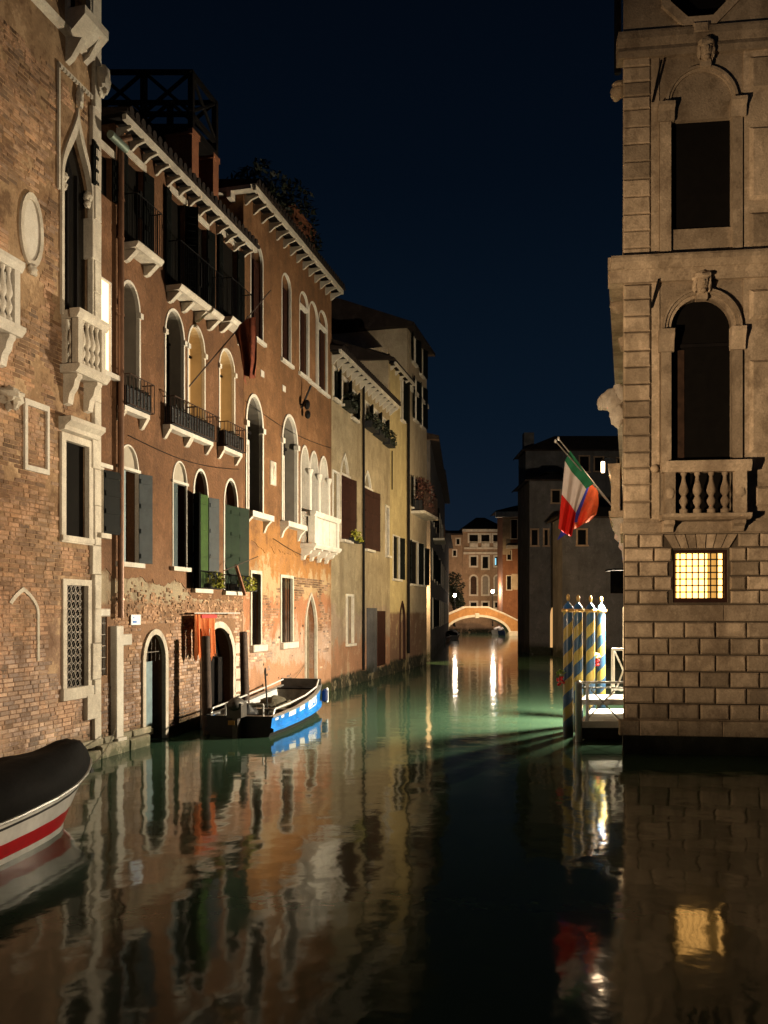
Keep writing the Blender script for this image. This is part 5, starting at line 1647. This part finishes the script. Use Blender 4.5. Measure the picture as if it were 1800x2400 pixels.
# seasonal bunches tied to two of the poles
def bunch(px, py, dist, lab, red):
    c = world_at(px, py, dist)
    t = thing('berry_bunch', lab, 'decoration', Matrix.Translation(c), 'bunches tied to the striped poles')
    m = MB(flip=False)
    leafball(m, (0, 0, .09), .09, .06, .08, 50, .06)
    obj('leaves', m, 'leaf_fresh', t, kind='stuff')
    m = MB(flip=False)
    for k in range(14):
        m.ball((random.uniform(-.07, .07), random.uniform(-.05, .05), random.uniform(-.16, .02)), .03, .03, .03, 6, 5)
    obj('berries', m, 'berry_red', t, True)
    obj('ribbon', MB(flip=False).box(-.05, .05, -.04, .04, .04, .075), 'sticker_white', t)
bunch(1314, 1588, 19.1, 'red berry bunch with leaves hanging on the nearest striped pole', 1)
bunch(1398, 1545, 22.1, 'green and red bunch between the right two striped poles', 1)

# ------------------------------------------------------------------ landing stage
ls = thing('landing_stage', 'white landing stage with railings against the palace wall', 'landing stage', Matrix.Translation((5.0, 19.5, 0)))
def wq(x, y, z): return (x - 5.0, y - 19.5, z)
def slab(name, pts, z0, z1, mat):
    m = MB(flip=False)
    a = [m.pt(*wq(x, y, z0)) for x, y in pts]
    b = [m.pt(*wq(x, y, z1)) for x, y in pts]
    n = len(pts)
    m.face(b); m.face(a[::-1])
    for k in range(n):
        m.face([a[k], a[(k + 1) % n], b[(k + 1) % n], b[k]])
    return obj(name, m, mat, ls)
def wx(y): return 4.777 + .287 * (y - 17) - .03
slab('pontoon', [(4.26, 18.5), (wx(18.5), 18.5), (wx(20.9), 20.9), (5.12, 20.9)], .05, .30, 'wet_stone')
pl = 7
for k in range(pl):
    y0, y1 = 18.46 + 2.4 * k / pl, 18.46 + 2.4 * (k + 1) / pl - .012
    e0, e1 = 4.22 + .85 * k / pl, 4.22 + .85 * (k + 1) / pl
    slab('deck_plank', [(e0, y0), (wx(y0), y0), (wx(y1), y1), (e1, y1)], .30, .44, 'deck_white')
for k in range(5):
    y0, y1 = 18.95 + 1.2 * k / 5, 18.95 + 1.2 * (k + 1) / 5 - .01
    e0, e1 = 4.36 + .42 * k / 5, 4.36 + .42 * (k + 1) / 5
    slab('gangway_plank', [(e0, y0), (wx(y0), y0), (wx(y1), y1), (e1, y1)], .74, .86, 'deck_white')
def rod(name, pts, r, mat='galvanised', n=8):
    m = MB(flip=False)
    m.path([tuple(Vector(p) - Vector((5.0, 19.5, 0))) for p in pts], r, n)
    return obj(name, m, mat, ls, True)
fr = 18.55
xa, xb = 4.30, wx(18.6)
post = MB(flip=False).lathe(wq(4.22, 18.5, 0), [(.075, -.4), (.075, 1.22), (.085, 1.24), (.085, 1.28), (.02, 1.33)], 12)
obj('corner_post', post, 'galvanised', ls, True)
rod('corner_post', [(4.42, fr, .44), (4.42, fr, 1.30)], .035, 'white_metal')
rod('top_rail', [(xa, fr, 1.28), (xb, fr, 1.28)], .026, 'white_metal')
rod('middle_rail', [(xa, fr, 1.16), (xb, fr, 1.16)], .018)
rod('cross_brace', [(4.5, fr, 1.12), (xb + .02, fr, .35)], .016)
rod('cross_brace', [(4.34, fr, .40), (xb - .2, fr, 1.1)], .016)
bk = 20.6
for xx, yy in ((5.40, 20.2), (5.52, 20.5)):
    rod('rail_post', [(xx, yy, .86), (xx, yy, 1.92)], .026, 'white_metal')
rod('side_rail', [(5.40, 20.2, 1.92), (wx(20.3), 20.3, 1.92)], .03, 'white_metal')
rod('side_brace', [(5.48, 20.25, 1.86), (wx(20.3), 20.3, 1.42)], .022, 'white_metal')
rod('side_brace', [(wx(20.3), 20.3, 1.42), (5.5, 20.25, .95)], .022, 'white_metal')
rod('chain', [(5.42 + .1 * k, 20.15, .96 + .03 * (k % 2)) for k in range(5)], .03, 'white_metal', 6)

# ------------------------------------------------------------------ flags
def cloth(px_grid, dist, fold=.06, nfold=3.5, sub=8):
    """grid of picture points at a given distance -> draped sheet (rows along the hoist)"""
    rows = [[world_at(x, y, dist) for x, y in r] for r in px_grid]
    nr, nc = len(rows), len(rows[0])
    def lerp(t, L):
        k = min(int(t * (len(L) - 1)), len(L) - 2)
        f = t * (len(L) - 1) - k
        return L[k] * (1 - f) + L[k + 1] * f
    out = []
    for i in range(nr * sub + 1):
        s = i / (nr * sub)
        line = []
        for j in range((nc - 1) * sub + 1):
            t = j / ((nc - 1) * sub)
            p = lerp(s, [lerp(t, r) for r in rows])
            d = fold * math.sin(s * nfold * 2 * math.pi + t * 2.0) * (.25 + t)
            p = p + Vector((.3 * d, d, .05 * d))
            line.append(p)
        out.append(line)
    return out
def flag(name, label, tip, foot, mats, grid, dist, band, fold=.07, nfold=2.5, fdist=None):
    base = world_at(*foot)
    t = thing(name, label, 'flag', Matrix.Translation(base))
    tp = world_at(*tip) - base
    obj('flagpole', MB(flip=False).tube((0, 0, 0), tuple(tp), .018, .014, 8), 'galvanised' if 'brown' not in name else 'pole_wood', t, True)
    if 'brown' not in name:
        obj('pole_tip', MB(flip=False).ball(tuple(tp), .03, .03, .05, 8, 6), 'white_metal', t, True)
    G = cloth(grid, dist, fold, nfold)
    m = MB(flip=False)
    ids = [[m.pt(*(p - base)) for p in r] for r in G]
    nc = len(G[0]) - 1
    for i in range(len(G) - 1):
        for j in range(nc):
            m.mi = band(i / (len(G) - 1), (j + .5) / nc)
            m.face([ids[i][j], ids[i][j + 1], ids[i + 1][j + 1], ids[i + 1][j]])
    obj('cloth', m, mats, t, True)
    return t
flag('tricolour_flag', 'green white and red flag hanging from a slanting pole', (1302, 1034, 20.1), (1438, 1190, 20.6), ['flag_green', 'flag_white', 'flag_red'],
     [[(1336, 1056), (1324, 1080), (1316, 1158), (1308, 1238)], [(1352, 1078), (1340, 1106), (1333, 1178), (1322, 1248)], [(1372, 1107), (1360, 1128), (1346, 1196), (1334, 1256)], [(1391, 1134), (1374, 1146), (1350, 1203), (1341, 1257)]],
     20.3, lambda s, t: 0 if t < 1 / 3 else (1 if t < 2 / 3 else 2))
flag('orange_flag', 'orange and blue flag hanging behind the tricolour by the lantern', (1309, 1028, 20.7), (1440, 1192, 21.0), ['flag_orange', 'flag_blue'],
     [[(1372, 1112), (1345, 1190), (1322, 1230), (1305, 1266)], [(1382, 1126), (1362, 1180), (1348, 1215), (1346, 1240)], [(1392, 1138), (1378, 1180), (1368, 1215), (1362, 1232)], [(1402, 1152), (1403, 1180), (1398, 1205), (1386, 1218)]],
     20.8, lambda s, t: 1 if (s < .42 and (t < .8 or s < .2)) else 0, .05, 2.0)
flag('brown_flag', 'dark brown flag with ragged tails on a pole from the terracotta house', (635, 680, 20.85), (442, 907, 20.1), ['flag_brown'],
     [[(549, 778), (560, 812), (566, 862), (575, 905)], [(562, 762), (570, 815), (578, 860), (577, 880)], [(577, 748), (586, 805), (590, 850), (590, 890)], [(598, 742), (600, 790), (600, 840), (597, 880)]],
     20.55, lambda s, t: 0, .08, 2.2)

# ------------------------------------------------------------------ mooring posts at the terracotta house
for (x, yt, w, lab) in ((486, 1490, .62, 'dark wooden mooring post in front of the orange cloth and water gate'), (576, 1480, .50, 'dark wooden mooring post right of the second water gate')):
    a = (x - CX) / FOC
    uu, zt = LW.at(x, yt, w)
    q = LW.p(uu, w, 0)
    t = tag(obj('mooring_post', MB(flip=False).lathe((0, 0, 0), [(.12, -.8), (.115, .5), (.10, zt - .02), (.06, zt)], 10), 'pole_wood', None, True), lab, 'post', 'wooden mooring posts')
    t.location = (q.x, q.y, 0)
    t.rotation_euler = (0, R(-1.0 if x < 500 else -1.6), 0)
# orange cloth on a rod
uc = u_(482)
ct = thing('hanging_cloth', 'orange fringed cloth hanging from a rod over the second water gate', 'cloth', LW.root(uc, 0, 0))
m = MB(uc)
c0, c1 = LW.u(458, .30), LW.u(507, .30)
zt, zb = LW.z(482, 1440, .3), LW.z(482, 1534, .3)
nn = 30
top, bot = [], []
for k in range(nn + 1):
    uu = c0 + (c1 - c0) * k / nn
    dw = .05 * math.sin(k * 1.25) + .02 * math.sin(k * 2.9)
    top.append(m.pt(uu, .28 + dw * .3, zt))
    bot.append((m.pt(uu, .28 + dw * .8, zt - (zt - zb) * .35), m.pt(uu + .01, .28 + dw * 1.5, zb + .06 * math.sin(k * 1.7) - (.12 if k % 3 == 0 else 0))))
for k in range(nn):
    m.face([top[k], top[k + 1], bot[k + 1][0], bot[k][0]])
    if k % 7 != 6:
        m.face([bot[k][0], bot[k + 1][0], bot[k + 1][1], bot[k][1]])
obj('cloth', m, 'orange_cloth', ct, True)
obj('rod', MB(uc).tube((c0 - .05, .30, zt + .03), (LW.u(545, .1), .30, zt + .03), .014, None, 6), 'white_metal', ct)
obj('rod_arm', MB(uc).tube((c0 + .1, .002, zt + .03), (c0 + .1, .30, zt + .03), .012, None, 6).tube((c1, .002, zt + .03), (c1, .30, zt + .03), .012, None, 6), 'black_iron', ct)
obj('top_hem', MB(uc).box(c0 + .3, c1 + .02, .295, .31, zt - .09, zt - .005), 'crimson_cloth', ct)
# small white and blue sign
uc = u_(314)
sg = thing('wall_sign', 'small white and blue enamel sign on the brick wall by the first water gate', 'sign', LW.root(uc, 0, 0))
a, b, za, zb = u_(303), u_(325), z_(314, 1464), z_(314, 1441)
obj('plate', MB(uc).prism([(a, za), (b, za), (b, zb), (a, zb)], .03, .045), 'sign_face', sg)
hh = zb - za; ww = b - a
obj('emblem', MB(uc).prism([(a + ww * .18, zb - hh * .36), (a + ww * .34, zb - hh * .36), (a + ww * .30, zb - hh * .22), (a + ww * .25, zb - hh * .2)], .045, .048), 'sign_blue', sg)
for k, (q0, q1, zq) in enumerate(((.16, .58, .66), (.16, .56, .74))):
    obj('lettering', MB(uc).box(a + ww * q0, a + ww * q1, .045, .048, zb - hh * zq - .016, zb - hh * zq + .012), 'sign_blue', sg)
obj('rim', MB(uc).ring([(a + .015, za + .015), (b - .015, za + .015), (b - .015, zb - .015), (a + .015, zb - .015)], [(a - .004, za - .004), (b + .004, za - .004), (b + .004, zb + .004), (a - .004, zb + .004)], .028, .049), 'sticker_white', sg)
# wooden plank and stick leaning out of the window
uc = u_(545)
m = MB(uc)
m.tube((u_(523), .25, z_(523, 1322)), (u_(545), .27, z_(545, 1386)), .03, None, 4)
tag(obj('leaning_plank', MB().tube((0, 0, 0), (.55, 0, -.75), .05, .05, 4), 'plank_wood'), 'brown plank leaning in the window below the dark green shutters', 'plank').matrix_world = LW.root(u_(528), .30, z_(528, 1325))
tag(obj('wooden_stick', MB().tube((0, 0, 0), (1.1, .45, .42), .014, .010, 6), 'pole_wood'), 'thin wooden stick slanting across the lower right windows', 'stick').matrix_world = LW.root(u_(503), .25, z_(503, 1338))

# ------------------------------------------------------------------ boats
def boat_mesh(stations, mats, bands):
    """stations: (x, [(y, z), ...]) outer half outline from gunwale to keel, mirrored"""
    m = MB(flip=False)
    rows = []
    for x, prof in stations:
        L = [m.pt(x, y, z) for y, z in prof]
        Rr = [m.pt(x, -y, z) for y, z in prof]
        rows.append((L, Rr))
    for (a, b) in zip(rows, rows[1:]):
        for sd in (0, 1):
            for k in range(len(a[sd]) - 1):
                m.mi = bands[k]
                m.face([a[sd][k], b[sd][k], b[sd][k + 1], a[sd][k + 1]])
        m.mi = bands[-1]
        m.face([a[0][-1], b[0][-1], b[1][-1], a[1][-1]])
    m.mi = bands[-1]
    m.face(rows[0][0] + rows[0][1][::-1])
    m.face(rows[-1][0] + rows[-1][1][::-1])
    return m
# covered boat, left foreground: x runs from the bow backwards
hx, hy = -.2, -.98
mw = Matrix.Translation((-4.22, 12.15, 0)) @ Matrix.Rotation(math.atan2(hy, hx), 4, 'Z')
cb_ = thing('covered_boat', 'white boat with red stripe under a black cover, cut by the left edge', 'boat', mw)
fr_ = [1, .86, .80, .64, .46, .13, -.2]
def hull_st(x, hw, g):
    return (x, [(hw * (1 - .10 * (1 - q)) if q > 0 else hw * .7, g * q if q > -.1 else -.25) for q in fr_])
def hwp(s): return .03 + .60 * (1 - math.exp(-s * 1.05)) + .0
def gz(s): return .48 + .24 * math.exp(-s * 1.1)
sts = []
for s in (0, .08, .2, .35, .55, .8, 1.1, 1.5, 2, 2.6, 3.3, 4.2, 5.2, 6.2):
    g = gz(s)
    prof = []
    for q in fr_:
        rake = .75 * (1 - max(q, -.1)) * math.exp(-s * 1.3)
        zz = g * q if q > -.1 else -.25
        ww = hwp(max(0, s - rake * 0.9)) if s > rake * .5 else .015
        prof.append((max(.012, ww * (1 - .13 * (1 - max(q, 0)))), zz))
    sts.append((s, prof))
# rake the stem: shift lower rows back
m = MB(flip=False)
rows_ = []
for s, prof in sts:
    L, Rr = [], []
    for q, (y, z) in zip(fr_, prof):
        xr = s + .75 * (1 - max(q, -.1)) * math.exp(-s * 1.3)
        L.append(m.pt(xr, y, z)); Rr.append(m.pt(xr, -y, z))
    rows_.append((L, Rr))
bands = [0, 1, 0, 0, 2, 0]
for a, b in zip(rows_, rows_[1:]):
    for sd in (0, 1):
        for k in range(6):
            m.mi = bands[k]
            m.face([a[sd][k], b[sd][k], b[sd][k + 1], a[sd][k + 1]])
m.mi = 0
m.face(rows_[-1][0] + rows_[-1][1][::-1])
for k in range(6):
    m.face([rows_[0][0][k], rows_[0][1][k], rows_[0][1][k + 1], rows_[0][0][k + 1]])
obj('hull', m, ['boat_white', 'rubber', 'boat_red'], cb_, True)
m = MB(flip=False)
cr = []
for s in [.02, .10, .22, .42] + [.6 + .2 * k for k in range(29)]:
    g = gz(s) + .012
    top_ = {.02: .02, .10: .12, .22: .27, .42: .42}.get(s, .44 + .03 * min(s, 3) - .01 * s)
    hw = hwp(s) + .012
    cr.append([m.pt(s, hw * math.cos(t), g + top_ * max(0, math.sin(t)) ** .8 + ((.05 * noise.noise(Vector((s * 1.6, t * 1.5, 1))) + .022 * math.sin(s * 5.5 + 2.2 * math.cos(t * 2)) * abs(math.sin(t * 2)) + .03 * noise.noise(Vector((s * 5, t * 3, 4)))) * math.sin(t))) for t in [math.pi * k / 24 for k in range(25)]])
for a, b in zip(cr, cr[1:]):
    for k in range(24):
        m.face([a[k], b[k], b[k + 1], a[k + 1]])
m.face(cr[-1])
obj('cover', m, 'boat_cover', cb_, True)
m = MB(flip=False)
for sd in (1, -1):
    m.path([(s, sd * (hwp(s) + .018), gz(s) - .005) for s in (.02, .2, .5, 1, 1.6, 2.4, 3.4, 4.6, 6.2)], .022, 6)
obj('rub_rail', m, 'galvanised', cb_, True)
obj('bow_cleat', MB(flip=False).box(.16, .24, .14, .19, gz(.2) - .11, gz(.2) - .05), 'rubber', cb_)

# blue work boat moored at the terracotta house: x runs from stern to bow
hd = Vector((.185, .983))
lf = Vector((-hd.y, hd.x))
W2 = .80
stn = Vector((-2.48, 19.1)) + lf * W2
mw = Matrix.Translation((stn.x, stn.y, 0)) @ Matrix.Rotation(math.atan2(hd.y, hd.x), 4, 'Z')
bb_ = thing('blue_work_boat', 'open blue work boat with grey interior moored by the water gate', 'boat', mw @ Matrix.Diagonal((1.15, 1, 1, 1)))
st = []
for s, hw, g, kz in ((0, .78, .46, -.2), (.6, .82, .465, -.2), (1.6, .84, .49, -.2), (2.6, .82, .56, -.18), (3.4, .76, .63, -.12), (4.0, .66, .70, -.02), (4.4, .56, .76, .06)):
    st.append((s, [(hw, g), (hw - .03, g * .42 + .02), (hw + .03, g * .40), (hw + .03, g * .26), (hw - .05, g * .20), (hw * .8, kz)]))
obj('hull', boat_mesh(st, None, [0, 0, 0, 1, 1, 1]), ['boat_blue', 'rubber'], bb_)
inn = [(s, hw - .09, g - .03) for (s, hw, g) in ((.5, .82, .465), (1.6, .84, .49), (2.6, .82, .56), (3.4, .76, .63), (3.95, .66, .69))]
m = MB(flip=False)
rw = [[m.pt(s, h, g), m.pt(s, h - .08, .10), m.pt(s, -h + .08, .10), m.pt(s, -h, g)] for s, h, g in inn]
for a, b in zip(rw, rw[1:]):
    m.mi = 0
    m.face([a[0], b[0], b[1], a[1]]); m.face([a[3], b[3], b[2], a[2]])
    m.mi = 1
    m.face([a[1], b[1], b[2], a[2]])
m.mi = 1
m.face(rw[0]); m.face(rw[-1])
obj('inside', m, ['boat_inside', 'boat_floor'], bb_)
m = MB(flip=False)
for sd in (1, -1):
    q = [(s, sd * hw, sd * (hw - .11), g) for (s, hw, g) in ((0, .80, .47), (.6, .84, .475), (1.6, .86, .50), (2.6, .84, .57), (3.4, .78, .64), (4.0, .68, .71), (4.42, .58, .775))]
    L = [[m.pt(s, a, g), m.pt(s, b, g), m.pt(s, b, g - .035), m.pt(s, a, g - .035)] for s, a, b, g in q]
    for a, b in zip(L, L[1:]):
        for k in range(4):
            m.face([a[k], b[k], b[(k + 1) % 4], a[(k + 1) % 4]])
obj('gunwale', m, 'galvanised', bb_)
obj('bow_deck', MB(flip=False).box(3.96, 4.40, -.60, .60, .66, .70), 'dark_wood', bb_)
obj('bow_board', MB(flip=False).box(4.30, 4.36, -.58, .58, .701, .93), 'motor_grey', bb_)
obj('stern_deck', MB(flip=False).box(.02, .49, -.69, .69, .38, .42), 'motor_grey', bb_)
for sd in (1, -1):
    m = MB(flip=False)
    m.path([(.15, sd * .74, .49), (.25, sd * .74, .60), (1.2, sd * .76, .62), (2.4, sd * .76, .68), (3.6, sd * .68, .78), (4.3, sd * .52, .90)], .022, 6)
    obj('side_rail', m, 'white_metal', bb_, True)
obj('stern_rail', MB(flip=False).path([(.3, .45, .42), (.3, .45, .70), (.3, -.45, .70), (.3, -.45, .42)], .02, 6), 'white_metal', bb_, True)
m = MB(flip=False)
m.box(-.30, .02, -.17, .17, .46, .78)
m.ball((-.16, 0, .74), .24, .19, .16, 10, 7)
mt_ = obj('outboard_motor', m, 'motor_grey', bb_, True)
obj('motor_leg', MB(flip=False).box(-.24, -.08, -.06, .06, -.3, .459), 'motor_grey', mt_)
obj('motor_badge', MB(flip=False).box(-.31, -.301, -.02, .13, .30, .40), 'brass', mt_)
obj('tiller', MB(flip=False).tube((0, 0, .66), (.55, .2, .76), .022, None, 6), 'rubber', mt_)
obj('thwart', MB(flip=False).box(1.7, 1.95, -.72, .72, .36, .40), 'motor_grey', bb_)
oar = tag(obj('boat_pole', MB(flip=False).tube((0, 0, 0), (-.05, .06, 1.15), .018, .022, 6).ball((-.05, .06, 1.2), .03, .03, .11, 6, 5), 'rubber'), 'thin black pole standing upright in the blue boat', 'pole')
oar.matrix_world = mw @ Matrix.Translation((2.2, .05, .11))
cg = obj('cargo_heap', MB(flip=False).ball((0, 0, .18), .5, .45, .30, 14, 10, .55), 'cargo_cloth', None, True)
tag(cg, 'heap of dull brown cloth lying in the blue boat', 'heap')
cg.matrix_world = mw @ Matrix.Translation((3.0, .1, .11))
sk = obj('dark_sack', MB(flip=False).ball((0, 0, .2), .32, .35, .30, 12, 9, .5), 'rubber', None, True)
tag(sk, 'black sack at the stern of the blue boat', 'sack')
sk.matrix_world = mw @ Matrix.Translation((1.1, .3, .11))
# stickers and lettering along the lit side
def side_pt(s, f):
    for (a, b) in zip(st, st[1:]):
        if a[0] <= s <= b[0]:
            t = (s - a[0]) / (b[0] - a[0])
            hw = a[1][0][0] + (b[1][0][0] - a[1][0][0]) * t
            g = a[1][0][1] + (b[1][0][1] - a[1][0][1]) * t
            zl = g * .42 + .02
            return (s, -(hw - .03 * (1 - f)) - .006, zl + (g - zl) * f)
def sticker(s0, s1, f0, f1, name='hull_marking'):
    m = MB(flip=False)
    m.face([m.pt(*side_pt(s, f)) for s, f in ((s0, f0), (s1, f0), (s1, f1), (s0, f1))])
    obj(name, m, 'sticker_white', bb_)
for q in ((.18, .34, .55, .78), (.5, .66, .6, .84), (1.0, 1.45, .42, .92), (1.75, 2.15, .45, .92)):
    sticker(*q)
for q in ((2.5, 2.62, .3, .9), (2.66, 2.74, .3, .9), (2.62, 2.70, .75, .9), (2.8, 2.92, .3, .9), (2.97, 3.08, .45, .92), (3.12, 3.2, .3, .9), (3.2, 3.3, .72, .9), (2.55, 3.3, .12, .2), (3.32, 3.38, .15, .6)):
    sticker(*q, 'hull_letter')
fd = tag(obj('boat_fender', MB(flip=False).lathe((0, 0, 0), [(.03, -.22), (.085, -.18), (.09, .1), (.03, .15)], 10), 'boat_navy', None, True), 'dark blue fender hanging at the bow of the blue boat', 'fender')
fd.matrix_world = mw @ Matrix.Translation((4.96, -.70, .50))
fd = tag(obj('boat_fender', MB(flip=False).lathe((0, 0, 0), [(.02, -.26), (.04, -.24), (.04, .14), (.02, .17)], 10), 'sticker_white', None, True), 'thin white fender at the bow tip of the blue boat', 'fender')
fd.matrix_world = mw @ Matrix.Translation((5.12, -.72, .50))

# small far boats
def far_boat(px, py, L, ang, label, mats, tarp=None):
    dist = EYE * FOC / (py - HY)
    X = (px - CX) / FOC * dist
    t = thing('small_boat', label, 'boat', Matrix.Translation((X, dist, 0)) @ Matrix.Rotation(R(ang), 4, 'Z'), 'small boats moored far up the canal')
    q = []
    for s, hw, g in ((0, .6, .5), (.3, .75, .5), (.6, .75, .52), (.85, .5, .62), (1, .06, .8)):
        q.append((s * L, [(hw, g), (hw * .95, .2), (hw * .7, -.2)]))
    obj('hull', boat_mesh(q, None, [0, 0, 0]), mats, t)
    obj('rim', MB(flip=False).path([(s * L, hw, g) for s, hw, g in ((0, .6, .5), (.3, .75, .5), (.6, .75, .52), (.85, .5, .62), (1, .06, .8))], .035, 5).path([(s * L, -hw, g) for s, hw, g in ((0, .6, .5), (.3, .75, .5), (.6, .75, .52), (.85, .5, .62), (1, .06, .8))], .035, 5), 'motor_grey', t)
    if tarp:
        obj('tarp', MB(flip=False).ball((L * .45, 0, .55), L * .4, .7, .45, 12, 8, .3), tarp, t, True)
far_boat(1004, 1512, 5.0, 84, 'dark boat with a blue tarp beside the bright alley slit', ['boat_dark'], 'tarp_blue')
far_boat(1030, 1506, 5.0, 80, 'black open boat moored on the left bank, nearer the bridge', ['boat_dark'])
far_boat(1058, 1500, 5.0, 84, 'dark boat furthest along the left bank before the bridge', ['boat_dark'], 'boat_cover')
far_boat(1163, 1487, 5.0, 70, 'pale covered boat under the right side of the bridge arch', ['tarp_white'], 'tarp_white')
far_boat(1178, 1488, 5.0, 75, 'greyish boat beside the pale boat under the bridge', ['tarp_blue'], 'tarp_white')

# mooring ropes
def rope(label, a, b, sag, r=.012, mat='sticker_white'):
    a, b = Vector(a), Vector(b)
    pts = []
    for k in range(11):
        t = k / 10
        q = a.lerp(b, t)
        pts.append(tuple(q - a - Vector((0, 0, sag * 4 * t * (1 - t)))))
    o = tag(obj('mooring_rope', MB(flip=False).path(pts, r, 5), mat, None, True), label, 'rope', 'mooring ropes')
    o.location = a
rp = mw @ Vector((.3, .74, .5))
q = LW.p(LW.at(486, 1600, .62)[0], .62, .9)
rope('slack rope from the stern of the blue boat to the mooring post', rp, q, .12)
rp = mw @ Vector((4.8, .6, .74))
q = LW.p(LW.u(712), .02, 1.1)
rope('thin rope from the bow of the blue boat to the orange house wall', rp, q, .18, .009, 'cargo_cloth')
q2 = Vector((-4.30, 11.85, .66))
rope('slack rope from the covered boat bow to the stone footing', q2, LW.p(u_(255), .15, .5), .25, .010, 'cargo_cloth')
